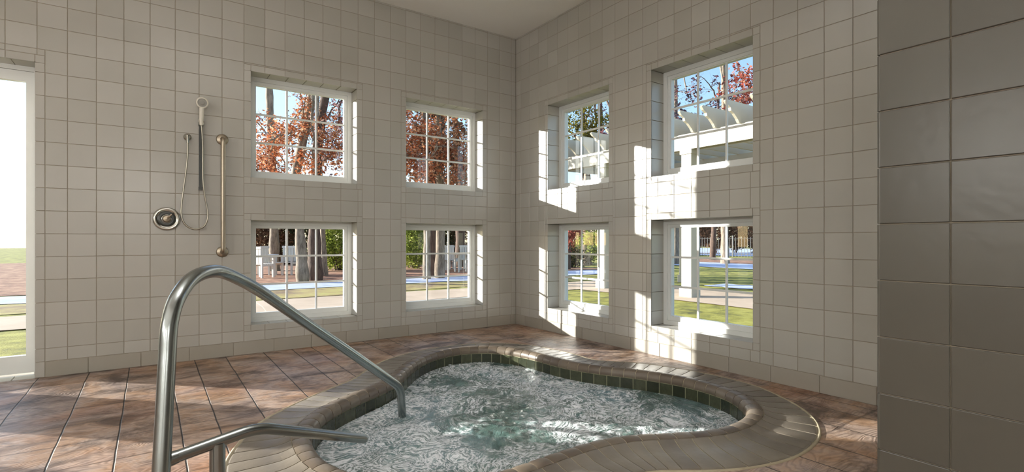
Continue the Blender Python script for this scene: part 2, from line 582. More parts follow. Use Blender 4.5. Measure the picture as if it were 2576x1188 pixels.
def reveal_tiles(mb, P, inward, a, b, c, d):
    """tiled jambs, sill and soffit of an opening; inward points from room to outside"""
    o = Vector(P(0, 0)); ud = Vector(P(1, 0)) - o; zd = Vector((0, 0, 1)); w = Vector(inward)
    L = 0.150 + TH
    st = P.n * (TH - 0.0010)
    g = 0.004
    zc = [c] + [Z0 + k * T for k in range(30) if c + 0.02 < Z0 + k * T < d - 0.02] + [d]
    for q in range(len(zc) - 1):
        h = zc[q + 1] - zc[q] - g
        mb.slab(P(a - TH, zc[q] + g / 2) + st, w, zd, ud, L, h, TH, tint=random.random())
        mb.slab(P(b + TH, zc[q] + g / 2) + st, w, zd, -ud, L, h, TH, tint=random.random())
    n = 6
    for q in range(n):
        u0 = a + (b - a) * q / n; wd = (b - a) / n - g
        mb.slab(P(u0 + g / 2, c - TH) + st, ud, w, zd, wd, L, TH, tint=random.random())
        mb.slab(P(u0 + g / 2, d + TH) + st, ud, w, -zd, wd, L, TH, tint=random.random())

def backing(mb, P, inward, u0, u1, openings, th, off=TH, top=H):
    """wall body behind the tiles, with holes for the openings"""
    w = Vector(inward)
    o = Vector(P(0, 0)); ud = Vector(P(1, 0)) - o
    def blk(a, b, c, d):
        if b - a < 1e-4 or d - c < 1e-4: return
        p = P(a, c) - w * 0.0035; q = P(b, d) + w * th
        lo = [min(p[i], q[i]) for i in range(3)]; hi = [max(p[i], q[i]) for i in range(3)]
        mb.box(lo, hi)
    cols = sorted(set([(a, b) for a, b, _, _ in openings]))
    cur = u0
    for (a, b) in cols:
        a2, b2 = a - TH, b + TH
        blk(cur, a2, -0.4, top)
        zz = sorted([(c, d) for (aa, bb, c, d) in openings if aa == a])
        z = -0.4
        for (c, d) in zz:
            blk(a2, b2, z, c - TH); z = d + TH
        blk(a2, b2, z, top)
        cur = b2
    blk(cur, u1, -0.4, top)

# left wall: plane y = 0, room on the -y side; u = x
def op(list_u, rows): return [(a, b, c, d) for (a, b) in list_u for (c, d) in rows]
LO = op(LEFT_X, ROW_Z) + op(DOOR_X, [DOOR_Z])
PL = Pl(lambda u, z: (u, TH, z), (0, -1, 0))
mb, mg, bk = MB(), MB(), MB()
wall_tiles(mb, mg, -7.5, 0.0, LO, -0.2111, PL, -0.368)
for (a, b, c, d) in LO: reveal_tiles(mb, PL, (0, 1, 0), a, b, c, d)
backing(bk, PL, (0, 1, 0), -7.5, 0.0, LO, DEP)
wl = bk.build('wall_left', M['grout'])
tag(wl, 'beige tiled wall on the left with the shower and stacked windows', 'wall', kind='structure')
mb.build('wall_tiles', M['tile'], wl)
bl = mg.build('baseboard_left', M['base_tile'])
tag(bl, 'taupe tile baseboard along the left wall', 'baseboard', kind='structure')

# right wall: plane x = 0, room on the -x side; u = y
RO = op(RIGHT_Y, ROW_Z)
PR = Pl(lambda u, z: (TH, u, z), (-1, 0, 0))
mb, mg, bk = MB(), MB(), MB()
wall_tiles(mb, mg, -4.0, 0.0, RO, -0.8528, PR, -0.758)
for (a, b, c, d) in RO: reveal_tiles(mb, PR, (1, 0, 0), a, b, c, d)
backing(bk, PR, (1, 0, 0), -4.0, 0.0, RO, DEP)
bk.box((0.0065, 0.0, -0.4), (0.25, 0.256, H))
wr = bk.build('wall_right', M['grout'])
tag(wr, 'sunlit beige tiled wall on the right with four windows', 'wall', kind='structure')
mb.build('wall_tiles', M['tile'], wr)
br = mg.build('baseboard_right', M['base_tile'])
tag(br, 'taupe tile baseboard along the right wall', 'baseboard', kind='structure')

# short return wall (y = -4) and pier wall (x = -1.644) near the camera on the right
PX, PY = -1.644, -3.997
mb, bk = MB(), MB()
P1 = Pl(lambda u, z: (u, PY - TH, z), (0, 1, 0))
P2 = Pl(lambda u, z: (PX + TH, u, z), (-1, 0, 0))
class _N:  # base tiles share the wall tile mesh here
    pass
mgp = MB()
wall_tiles(mb, mgp, PX + 0.006, 0.0, [], PX + 0.006, P1, PX + 0.006)
wall_tiles(mb, mgp, -7.5, PY - 0.006, [], PY - 0.006 - 0.0 , P2, PY - 0.006)
bk.box((PX + TH, -7.5, -0.4), (0.25, PY - TH, H))
# light bullnose edge strip on the corner
for k in range(21):
    z0 = BASE if k == 0 else Z0 + (k - 1) * T
    z1 = min(Z0 + k * T, H)
    if z1 - z0 > 0.01:
        mb.tube([(PX + 0.0065, PY - 0.0065, z0 + 0.002), (PX + 0.0065, PY - 0.0065, z1 - 0.002)], 0.0065, 10, tint=0.9)
wp = bk.build('wall_pier', M['grout'])
tag(wp, 'dark shaded tiled pier wall at the right edge of the room', 'wall', kind='structure')
mb.build('wall_tiles', M['pier_shade_tile'], wp)
mgp.build('base_tiles', M['base_tile'], wp)

# walls behind the camera (never seen from here, they close the room); big garden doors stand open to daylight
bk = MB()
bk.box((-7.75, -7.5, -0.4), (-7.5, 0.256, H))
wb = bk.build('wall_far_left', M['outer_wall'])
tag(wb, 'plain painted wall closing the room on the far left', 'wall', kind='structure')
bk = MB()
bk.box((-7.75, -7.75, -0.4), (0.25, -7.5, H))
wb = bk.build('wall_back', M['outer_wall'])
tag(wb, 'plain painted back wall behind the viewpoint', 'wall', kind='structure')
bk = MB()
bk.box((-7.75, -7.75, H), (0.256, 0.256, H + 0.2))
ce = bk.build('ceiling', M['ceiling'])
tag(ce, 'smooth off-white painted ceiling', 'ceiling', kind='structure')

# ------------------------------------------------------------------ windows
def window(n, P, inward, a, b, c, d, label):
    w = Vector(inward); o = Vector(P(0, 0)); ud = Vector(P(1, 0)) - o; zd = Vector((0, 0, 1))
    root = thing('window_%d' % n, label, 'window', P((a + b) / 2, c) + w * 0.15, kind='structure')
    def bar(mb, u0, u1, z0, z1, w0, w1):
        p = P(u0, z0) + w * w0; q = P(u1, z1) + w * w1
        mb.box([min(p[i], q[i]) for i in range(3)], [max(p[i], q[i]) for i in range(3)])
    base = -TH
    def ring(mb, i0, i1, w0, w1, bot=0.0):
        bar(mb, a + i0, a + i1, c + i0, d - i0, w0, w1); bar(mb, b - i1, b - i0, c + i0, d - i0, w0, w1)
        bar(mb, a + i1, b - i1, c + i0, c + i1 + bot, w0, w1); bar(mb, a + i1, b - i1, d - i1, d - i0, w0, w1)
    fr = MB(); ring(fr, 0.0, 0.034, 0.144, 0.235)
    fr.build('window_frame', M['vinyl'], root)
    sa = MB(); ring(sa, 0.0345, 0.0565, 0.156, 0.205, 0.012); ring(sa, 0.0565, 0.0625, 0.163, 0.200, 0.010)
    sa.build('sash', M['vinyl'], root)
    gr = MB()
    gu0, gu1, gz0, gz1 = a + 0.0625, b - 0.0625, c + 0.0725, d - 0.0625
    for k in (1, 2):
        u = gu0 + (gu1 - gu0) * k / 3; z = gz0 + (gz1 - gz0) * k / 3
        bar(gr, u - 0.008, u + 0.008, gz0, gz1, 0.170, 0.180)
        bar(gr, gu0, gu1, z - 0.008, z + 0.008, 0.1705, 0.1795)
    gr.build('grille', M['vinyl'], root)
    pa = MB(); bar(pa, gu0 - 0.003, gu1 + 0.003, gz0 - 0.003, gz1 + 0.003, 0.1815, 0.1835)
    pa.build('pane', M['glass'], root)
    return root

names_l = ['upper window in the left wall, nearest the corner', 'upper window beside the grab bar', 'upper window on the far left beyond the shower', 'upper window at the unseen end of the left wall']
names_l2 = ['lower window in the left wall, nearest the corner', 'lower window behind the steel handrail', 'lower window on the far left beyond the shower', 'lower window at the unseen end of the left wall']
wi = 1
for i, (a, b) in enumerate(LEFT_X):
    for r, (c, d) in enumerate(ROW_Z):
        window(wi, PL, (0, 1, 0), a, b, c, d, 'white framed nine-pane ' + (names_l2 if r == 0 else names_l)[i]); wi += 1
for k, (a, b) in enumerate(DOOR_X):
    c, d = DOOR_Z
    root = thing('door_%d' % (k + 1), ['white framed glazed garden door left of the shower', 'white framed glazed garden door at the far end of the left wall'][k], 'door', (a, 0.15, 0), kind='structure')
    fr = MB()
    for (u0, u1, z0, z1) in ((a, a + .025, c, d), (b - .025, b, c, d), (a + .025, b - .025, d - .03, d)): fr.box((u0, .15, z0), (u1, .235, z1))
    fr.build('door_frame', M['vinyl'], root)
    lf = MB()
    for (u0, u1, z0, z1) in ((a + .026, a + .066, .012, d - .032), (b - .066, b - .026, .012, d - .032), (a + .066, b - .066, .012, .13), (a + .066, b - .066, d - .10, d - .032)): lf.box((u0, .16, z0), (u1, .205, z1))
    lf.build('door_leaf', M['vinyl'], root)
    pa = MB(); pa.box((a + .064, .181, .128), (b - .064, .184, d - .098)); pa.build('pane', M['glass'], root)
    hd_ = MB(); hd_.tube([(a + .046, .16, 1.0), (a + .046, .115, 1.0), (a + .14, .110, 1.0)], .009, 10); hd_.lathe((a + .046, .16, 1.0), (0, -1, 0), [(.022, 0), (.022, .006), (.010, .010)], 18)
    hd_.build('door_handle', M['chrome'], root)

names_r = [('white framed nine-pane lower window in the right wall near the corner', 'white framed nine-pane upper window in the right wall near the corner'),
           ('white framed nine-pane lower window in the right wall showing lawn and post', 'white framed nine-pane upper window in the right wall showing pergola and red leaves')]
for i, (a, b) in enumerate(RIGHT_Y):
    for r, (c, d) in enumerate(ROW_Z):
        window(wi, PR, (1, 0, 0), a, b, c, d, names_r[i][r]); wi += 1

# ------------------------------------------------------------------ hot tub
CREST = [(-2.649, -2.018), (-2.554, -1.870), (-2.435, -1.757), (-2.282, -1.652), (-2.114, -1.549), (-1.973, -1.425), (-1.815, -1.237), (-1.654, -1.067), (-1.428, -0.921),
         (-1.170, -0.885), (-0.945, -1.001), (-0.836, -1.237), (-0.800, -1.456), (-0.790, -1.660), (-0.750, -1.841), (-0.681, -2.008), (-0.600, -2.153), (-0.530, -2.305),
         (-0.480, -2.464), (-0.462, -2.595), (-0.470, -2.731), (-0.500, -2.856), (-0.550, -2.950), (-0.635, -3.050), (-0.735, -3.125), (-0.880, -3.170), (-1.040, -3.180),
         (-1.171, -3.152), (-1.310, -3.090), (-1.460, -3.010), (-1.592, -2.966), (-1.720, -2.950), (-1.850, -2.950), (-1.980, -2.956), (-2.103, -2.963), (-2.220, -2.962),
         (-2.340, -2.940), (-2.450, -2.895), (-2.550, -2.815), (-2.625, -2.710), (-2.680, -2.580), (-2.715, -2.445), (-2.718, -2.300), (-2.700, -2.150)]
OUTER = [(-3.021, -2.305), (-3.004, -2.198), (-2.922, -1.986), (-2.8, -1.752), (-2.523, -1.492), (-2.311, -1.334), (-2.168, -1.23), (-2.013, -1.046), (-1.864, -0.89), (-1.67, -0.768),
         (-1.417, -0.676), (-1.122, -0.666), (-0.904, -0.714), (-0.727, -0.837), (-0.581, -1.024), (-0.545, -1.23), (-0.509, -1.424), (-0.517, -1.741), (-0.418, -1.874), (-0.316, -2.021),
         (-0.246, -2.187), (-0.199, -2.359), (-0.165, -2.599), (-0.175, -2.698), (-0.184, -2.836), (-0.266, -2.981), (-0.331, -3.109), (-0.451, -3.254), (-0.598, -3.364),
         (-0.711, -3.425), (-0.826, -3.459), (-0.981, -3.481), (-1.108, -3.476), (-1.261, -3.445), (-1.401, -3.389), (-1.513, -3.318), (-1.63, -3.242), (-1.715, -3.216),
         (-1.85, -3.20), (-2.10, -3.225), (-2.35, -3.20), (-2.60, -3.10), (-2.82, -2.92), (-2.95, -2.70), (-3.01, -2.50)]
crest = np.array(catmull(CREST, True, 10))
outer = np.array(catmull(OUTER, True, 10))
def resample(p, n):
    q = np.vstack([p, p[:1]])
    s = np.r_[0, np.cumsum(np.hypot(*np.diff(q, axis=0).T))]
    t = np.linspace(0, s[-1], n, endpoint=False)
    return np.c_[np.interp(t, s, q[:, 0]), np.interp(t, s, q[:, 1])], s[-1]
NS = 92 * 6                             # crest samples; 6 per coping plank
def smooth(a, k):
    for _ in range(k):
        a = (np.roll(a, 1, 0) + a * 2 + np.roll(a, -1, 0)) / 4
    return a
crest, CL = resample(smooth(crest, 6), NS)
tan = np.roll(crest, -1, 0) - np.roll(crest, 1, 0)
tan /= np.hypot(*tan.T)[:, None]
nor = np.c_[-tan[:, 1], tan[:, 0]]      # the loop runs clockwise, so this points outwards
cen = crest.mean(0)
if ((crest - cen) * nor).sum() < 0: nor = -nor
nor = smooth(nor, 10); nor /= np.hypot(*nor.T)[:, None]
# width of the coping along each normal, from the outer outline
def hit(p, d):
    best = 0.33
    bt = 9
    A = outer; B = np.roll(outer, -1, 0)
    e = B - A
    den = d[0] * e[:, 1] - d[1] * e[:, 0]
    ok = np.abs(den) > 1e-9
    ap = A - p
    t = np.where(ok, (ap[:, 0] * e[:, 1] - ap[:, 1] * e[:, 0]) / np.where(ok, den, 1), -1)
    u = np.where(ok, (ap[:, 0] * d[1] - ap[:, 1] * d[0]) / np.where(ok, den, 1), -1)
    g = (t > 0.1) & (t < 0.6) & (u >= 0) & (u <= 1)
    return t[g].min() if g.any() else best
wid = smooth(np.array([hit(crest[i], nor[i]) for i in range(NS)]), 30)

tub = thing('hot_tub', 'sunken free-form hot tub with brown plank coping and green tile band', 'hot tub', (-1.6, -2.1, 0))
WATER_Z = -0.084
def prof_strip(dz, i0, i1, shrink, mbx, tint):
    """one coping piece between samples i0..i1 (float indices), dz = list of (fraction/dist fn, z)"""
    m = 5
    rows = []
    for k in range(m + 1):
        f = i0 + (i1 - i0) * k / m
        a = int(math.floor(f)) % NS; b = (a + 1) % NS; t = f - math.floor(f)
        c = crest[a] * (1 - t) + crest[b] * t; n = nor[a] * (1 - t) + nor[b] * t; n = n / np.hypot(*n)
        w = wid[a] * (1 - t) + wid[b] * t
        edge = 0.0022 if k in (0, m) else 0.0
        rows.append([(c[0] + n[0] * d(w), c[1] + n[1] * d(w), z - edge) for d, z in dz])
    J = len(dz)
    vs = [v for r in rows for v in r]
    fs = [(k * J + j, k * J + j + 1, (k + 1) * J + j + 1, (k + 1) * J + j) for k in range(m) for j in range(J - 1)]
    # skirts down into the joint
    for k, sgn in ((0, 1), (m, -1)):
        o = len(vs)
        vs += [(x, y, z - 0.012) for (x, y, z) in rows[k]]
        fs += [(k * J + j, k * J + j + 1, o + j + 1, o + j) for j in range(J - 1)]
    nf = m * (J - 1)
    mbx.add(vs, fs[:nf], tint, 0, True); mbx.add(vs, fs[nf:], tint, 0, False)
flat = [(lambda w: w, -0.006), (lambda w: w - 0.002, 0.004), (lambda w: w - 0.010, 0.007), (lambda w: 0.15, 0.009), (lambda w: 0.105, 0.012), (lambda w: 0.075, 0.019), (lambda w: 0.0505, 0.0275)]
lip = [(lambda w: 0.0480, 0.0282), (lambda w: 0.030, 0.0335), (lambda w: 0.012, 0.0352), (lambda w: -0.004, 0.0345), (lambda w: -0.018, 0.0295), (lambda w: -0.028, 0.020), (lambda w: -0.034, 0.008),
       (lambda w: -0.036, -0.006), (lambda w: -0.034, -0.018)]
cm, lm = MB(), MB()
NP = 92
g = 0.0056 / CL * NS / 2
for k in range(NP):
    i0 = k * NS / NP; i1 = (k + 1) * NS / NP
    prof_strip(flat, i0 + g, i1 - g, 0, cm, random.random())
NLIP = 88
for k in range(NLIP):
    i0 = k * NS / NLIP; i1 = (k + 1) * NS / NLIP
    prof_strip(lip, i0 + g * 0.9, i1 - g * 0.9, 0, lm, random.random())
co_ = cm.build('coping', M['coping'], tub)
lp_ = lm.build('coping_lip', M['lip'], tub)
# mortar bed under the planks
bed = MB()
pr = [(lambda w: w + 0.016, -0.02), (lambda w: w + 0.015, 0.003), (lambda w: w + 0.007, 0.006), (lambda w: w + 0.0015, 0.001), (lambda w: 0.15, 0.0045), (lambda w: 0.105, 0.0075), (lambda w: 0.075, 0.0145), (lambda w: 0.049, 0.0235),
      (lambda w: 0.030, 0.0290), (lambda w: 0.012, 0.0308), (lambda w: -0.004, 0.030), (lambda w: -0.017, 0.0255), (lambda w: -0.0255, 0.017), (lambda w: -0.030, 0.004), (lambda w: -0.0315, -0.006), (lambda w: -0.0300, -0.020)]
J = len(pr); vs = []; fs = []
for i in range(NS):
    for d, z in pr:
        q = d(wid[i]); vs.append((crest[i][0] + nor[i][0] * q, crest[i][1] + nor[i][1] * q, z))
for i in range(NS):
    i2 = (i + 1) % NS
    for j in range(J - 1):
        fs.append((i * J + j, i * J + j + 1, i2 * J + j + 1, i2 * J + j))
bed.add(vs, fs, 0.5, 0, True)
bed.build('mortar_joints', M['coping_grout'], tub)
# tile band and shell
inner = crest - nor * 0.030
bm_, bg = MB(), MB()
icl = np.hypot(*np.diff(np.vstack([inner, inner[:1]]), axis=0).T).sum()
NB = int(round(icl / 0.088))
for row, (zt, zb) in enumerate(((-0.022, -0.110), (-0.114, -0.200))):
    for k in range(NB):
        a = (k + 0.03) * NS / NB; b = (k + 0.97) * NS / NB
        pts = []
        for f in (a, (a + b) / 2, b):
            i = int(f) % NS; j = (i + 1) % NS; t = f - int(f)
            pts.append(inner[i] * (1 - t) + inner[j] * t - (nor[i] * 0.004))
        vs = [(p[0], p[1], z) for p in pts for z in (zb, zt)]
        bm_.add(vs, [(0, 2, 3, 1), (2, 4, 5, 3)], random.random())
vs = []; fs = []
for i in range(NS):
    for z, q in ((-0.0195, 0.0), (-0.30, 0.0), (-0.95, 0.03)):
        vs.append((inner[i][0] - nor[i][0] * q, inner[i][1] - nor[i][1] * q, z))
for i in range(NS):
    i2 = (i + 1) % NS
    fs += [(i * 3, i * 3 + 1, i2 * 3 + 1, i2 * 3), (i * 3 + 1, i * 3 + 2, i2 * 3 + 2, i2 * 3 + 1)]
bg.add(vs, fs, 0.5, 0, True)
tri = tessellate_polygon([[Vector((p[0], p[1], 0)) for p in inner[::4]]])
bg.add([(p[0], p[1], -0.93) for p in inner[::4]], [tuple(t) for t in tri], 0.5, 1)
bm_.build('tile_band', M['band'], tub)
bg.build('tub_shell', [M['band_grout'], M['plaster']], tub)

# water: fine grid clipped to the basin, heaving with jets
def inside(px, py, poly):
    x, y = poly[:, 0], poly[:, 1]
    x2, y2 = np.roll(x, -1), np.roll(y, -1)
    c = ((y > py) != (y2 > py)) & (px < (x2 - x) * (py - y) / (y2 - y + 1e-12) + x)
    return c.sum() % 2 == 1
wat_poly = crest - nor * 0.0335
from mathutils import noise as mn
STEP = 0.014
x0, x1 = wat_poly[:, 0].min() - 0.02, wat_poly[:, 0].max() + 0.02
y0, y1 = wat_poly[:, 1].min() - 0.02, wat_poly[:, 1].max() + 0.02
nx, ny = int((x1 - x0) / STEP), int((y1 - y0) / STEP)
idx = {}
vs = []; fs = []
JETS = [(-1.35, -1.35, 0.40, 0.050), (-1.05, -2.25, 0.42, 0.040), (-1.75, -1.85, 0.35, 0.030), (-1.9, -2.5, 0.35, 0.022), (-0.85, -2.75, 0.3, 0.022)]
for iy in range(ny + 1):
    for ix in range(nx + 1):
        px, py = x0 + ix * STEP, y0 + iy * STEP
        if inside(px, py, wat_poly):
            v = Vector((px * 2.2, py * 2.2, 1.7))
            amp = 0.011
            for jx, jy, jr, ja in JETS:
                amp += ja * 0.55 * math.exp(-((px - jx) ** 2 + (py - jy) ** 2) / (jr * jr))
            h = mn.fractal(v, 1.0, 2.0, 3) * 0.9 + mn.turbulence(v * 4.0, 4, True) * 0.9 - 0.9
            h2 = mn.fractal(v * 9.0, 1.0, 2.0, 2) * 0.35
            idx[(ix, iy)] = len(vs)
            vs.append((px, py, WATER_Z + amp * (h + h2) * 0.75))
for (ix, iy), i in list(idx.items()):
    a, b, c = idx.get((ix + 1, iy)), idx.get((ix + 1, iy + 1)), idx.get((ix, iy + 1))
    if a is not None and b is not None and c is not None:
        fs.append((i, a, b, c))
# stitch the ragged rim to the basin wall with a flat skirt
wm = MB(); wm.add(vs, fs, 0.5, 0, True)
rim = MB()
vs2 = []; fs2 = []
for i in range(NS):
    for q in (0.031, 0.075):
        vs2.append((crest[i][0] - nor[i][0] * q, crest[i][1] - nor[i][1] * q, WATER_Z - 0.006 - (0.004 if q > 0.05 else 0)))
for i in range(NS):
    i2 = (i + 1) % NS
    fs2.append((i * 2, i * 2 + 1, i2 * 2 + 1, i2 * 2))
wm.add(vs2, fs2, 0.5, 0, True)
wo = wm.build('water', M['water'], fix=False)
tag(wo, 'churning green-grey water with white foam filling the hot tub', 'water', kind='stuff')

# floor with the tub cut out
fl = MB()
hole = crest + nor * (wid + 0.010)[:, None]
outerp = [Vector((-7.5, -7.5, 0)), Vector((0.006, -7.5, 0)), Vector((0.006, 0.006, 0)), Vector((-7.5, 0.006, 0))]
hp = [Vector((p[0], p[1], 0)) for p in hole[::3]]
allp = outerp + hp
tri = tessellate_polygon([outerp, hp])
fl.add([tuple(p) for p in allp], [tuple(t) for t in tri])
fo = fl.build('floor', M['floor'], fix=False)
for p in fo.data.polygons:
    pass
bmf = bmesh.new(); bmf.from_mesh(fo.data)
for f in bmf.faces:
    if f.normal.z < 0: f.normal_flip()
bmf.to_mesh(fo.data); bmf.free()
tag(fo, 'brown stamped wood-plank concrete floor around the hot tub', 'floor', kind='structure')

# ------------------------------------------------------------------ handrail
rail = thing('pool_handrail', 'brushed stainless steel handrail arching over the left edge of the hot tub', 'handrail', (-3.245, -2.86, 0))
pts = [(-3.245, -2.868, 0.0), (-3.223, -2.772, 0.515), (-3.214, -2.756, 0.690), (-3.188, -2.712, 0.757), (-3.135, -2.612, 0.795), (-3.066, -2.480, 0.796), (-2.990, -2.375, 0.767),
       (-2.850, -2.280, 0.665), (-2.500, -2.040, 0.395), (-2.215, -1.925, 0.155)]
ctr = [(-3.245, -2.868, 0.0), (-3.238, -2.84, 0.20), (-3.228, -2.80, 0.40), (-3.220, -2.771, 0.56), (-3.213, -2.752, 0.665), (-3.190, -2.712, 0.738), (-3.142, -2.61, 0.788), (-3.066, -2.467, 0.797),
       (-2.985, -2.385, 0.760), (-2.88, -2.315, 0.688), (-2.70, -2.20, 0.545), (-2.50, -2.085, 0.390), (-2.30, -1.975, 0.232), (-2.200, -1.915, 0.153)]
RAILPTS = ctr
M0 = MB()
up = [tuple(p) for p in catmull(RAILPTS, False, 8)]
down = [tuple(v) for v in fillet([RAILPTS[-1], (-2.115, -1.862, 0.085), (-2.075, -1.80, -0.20), (-2.065, -1.78, -0.60)], [0.07, 0.05], 8)]
M0.tube(up[:-1] + down, 0.0228, 28)
M0.build('rail', M['steel'], rail)
M1 = MB()
low = fillet([(-3.226, -2.786, 0.272), (-2.976, -2.732, 0.300), (-2.573, -2.581, 0.127)], [0.055], 10)
M1.tube(low, 0.0182, 24, caps=False)
e = Vector(low[-1]); dv = (Vector(low[-1]) - Vector(low[-2])).normalized()
M1.lathe(e, dv, [(0.0182, 0.0), (0.0178, 0.004), (0.015, 0.010), (0.0095, 0.015), (0.0, 0.0175)], 24)
lr = M1.build('lower_rail', M['steel'], rail)
M2 = MB()
M2.tube([(-3.091, -2.760, 0.0), (-3.091, -2.757, 0.284)], 0.0220, 24)
M2.build('support_post', M['steel'], rail)
for (fx, fy) in ((-3.245, -2.868), (-3.091, -2.760)):
    M3 = MB()
    M3.lathe((fx, fy, 0.0), (0, 0, 1), [(0.062, 0.0), (0.062, 0.006), (0.050, 0.016), (0.026, 0.022), (0.024, 0.026)], 28)
    M3.build('floor_flange', M['steel'], rail)
M4 = MB()
M4.tube([(-3.2215, -2.786, 0.272), (-3.195, -2.780, 0.275)], [0.0215, 0.019], 24)
M4.build('weld_bead', M['steel'], rail)

# ------------------------------------------------------------------ grab bar, shower
def xz(x, z, y): return (x, -y, z)
gb = thing('grab_bar', 'satin steel vertical grab bar fixed to the tiles between shower and window', 'grab bar', (-2.801, 0, 0.808))
b = MB()
b.tube(fillet([xz(-2.801, 1.690, 0.0), xz(-2.801, 1.690, 0.060), xz(-2.801, 0.818, 0.060), xz(-2.801, 0.818, 0.0)], [0.045, 0.045], 10), 0.0165, 20)
b.build('bar', M['grab_steel'], gb)
for z in (1.690, 0.818):
    b = MB()
    b.lathe(xz(-2.801, z, 0.0), (0, -1, 0), [(0.042, 0.0), (0.042, 0.006), (0.036, 0.012), (0.020, 0.015), (0.017, 0.016)], 28)
    b.build('wall_flange', M['grab_steel'], gb)

sv = thing('shower_valve', 'round polished chrome shower valve plate with lever knob on the left wall', 'shower valve', (-3.160, 0, 1.065))
b = MB()
b.lathe(xz(-3.160, 1.065, 0.0), (0, -1, 0), [(0.084, 0.0), (0.086, 0.006), (0.082, 0.013), (0.072, 0.016), (0.060, 0.010), (0.050, 0.009), (0.032, 0.011), (0.030, 0.012)], 40)
b.build('escutcheon', M['chrome'], sv)
b = MB()
b.lathe(xz(-3.160, 1.065, 0.0), (0, -1, 0), [(0.0585, 0.0101), (0.056, 0.0125), (0.040, 0.0135), (0.033, 0.0125)], 40)
tag(b.build('index_ring', M['dark_plastic'], sv), 'black inner ring')
b = MB()
b.lathe(xz(-3.160, 1.065, 0.0), (0, -1, 0), [(0.024, 0.010), (0.026, 0.030), (0.025, 0.048), (0.019, 0.054), (0.012, 0.052), (0.006, 0.056), (0.0, 0.056)], 28)
b.build('knob', M['grab_steel'], sv)
b = MB()
b.tube([xz(-3.160, 1.065, 0.045), xz(-3.146, 1.080, 0.062), xz(-3.130, 1.097, 0.068)], [0.006, 0.0055, 0.005], 10)
b.build('lever', M['grab_steel'], sv)

sh = thing('handheld_shower', 'white handheld shower hanging on a dark slide bar with looping metal hose', 'shower', (-2.944, 0, 1.29))
b = MB()   # slide bar
b.box((-2.957, -0.034, 1.292), (-2.939, -0.020, 1.790)); b.box((-2.960, -0.036, 1.288), (-2.936, 0.0, 1.312)); b.box((-2.960, -0.036, 1.775), (-2.936, 0.0, 1.80))
tag(b.build('slide_bar', M['dark_plastic'], sh), 'black slide bar')
b = MB()   # bracket cradle
b.tube([xz(-2.944, 1.812, 0.022), xz(-2.944, 1.800, 0.060)], 0.016, 16); b.box((-2.962, -0.030, 1.785), (-2.926, -0.002, 1.825))
b.build('holder', M['chrome'], sh)
b = MB()   # handle
b.tube([xz(-2.944, 1.775, 0.052), xz(-2.944, 1.81, 0.056), xz(-2.943, 1.87, 0.062), xz(-2.942, 1.905, 0.066)], [0.0125, 0.0150, 0.0165, 0.0175], 18)
b.build('handle', M['abs_white'], sh)
b = MB()   # head: faces outwards, slightly down
hc = Vector((-2.941, -0.060, 1.942)); ha = Vector((0.05, -1, -0.18)).normalized()
b.lathe(hc, ha, [(0.0, -0.014), (0.022, -0.012), (0.036, -0.002), (0.0415, 0.010), (0.0415, 0.020), (0.037, 0.025), (0.031, 0.024)], 32)
hd = b.build('spray_head', M['abs_white'], sh)
b = MB()
b.lathe(hc, ha, [(0.0312, 0.0241), (0.029, 0.0215), (0.016, 0.0215), (0.014, 0.0245), (0.009, 0.0248), (0.0, 0.0235)], 28)
ob = b.build('spray_face', M['slate_grey'], hd, )
ob.matrix_parent_inverse = Matrix.Translation(-Vector(sh.location)) if False else Matrix()
tag(ob, 'grey spray face')
b = MB()   # outlet elbow and its flange
b.lathe(xz(-3.030, 1.682, 0.0), (0, -1, 0), [(0.027, 0.0), (0.027, 0.004), (0.020, 0.010), (0.014, 0.014), (0.013, 0.040), (0.0, 0.042)], 24)
b.tube([xz(-3.030, 1.690, 0.032), xz(-3.030, 1.664, 0.034), xz(-3.029, 1.635, 0.036)], [0.014, 0.012, 0.0095], 16)
b.build('outlet_elbow', M['chrome'], sh)
b = MB()   # hose: from the elbow, down, round, and up to the handle
hp_ = [(-3.029, 1.640, .036), (-3.031, 1.55, .034), (-3.040, 1.43, .030), (-3.056, 1.29, .028), (-3.068, 1.18, .028), (-3.070, 1.10, .028), (-3.052, 1.035, .030), (-3.012, 0.998, .032),
       (-2.965, 0.992, .034), (-2.922, 1.018, .036), (-2.902, 1.075, .036), (-2.903, 1.14, .036), (-2.918, 1.23, .040), (-2.930, 1.33, .046), (-2.934, 1.45, .052), (-2.934, 1.58, .054), (-2.938, 1.70, .054), (-2.944, 1.78, .053)]
b.tube([tuple(p) for p in catmull([xz(*p) for p in hp_], False, 6)], 0.0062, 10)
b.build('hose', M['hose'], sh)

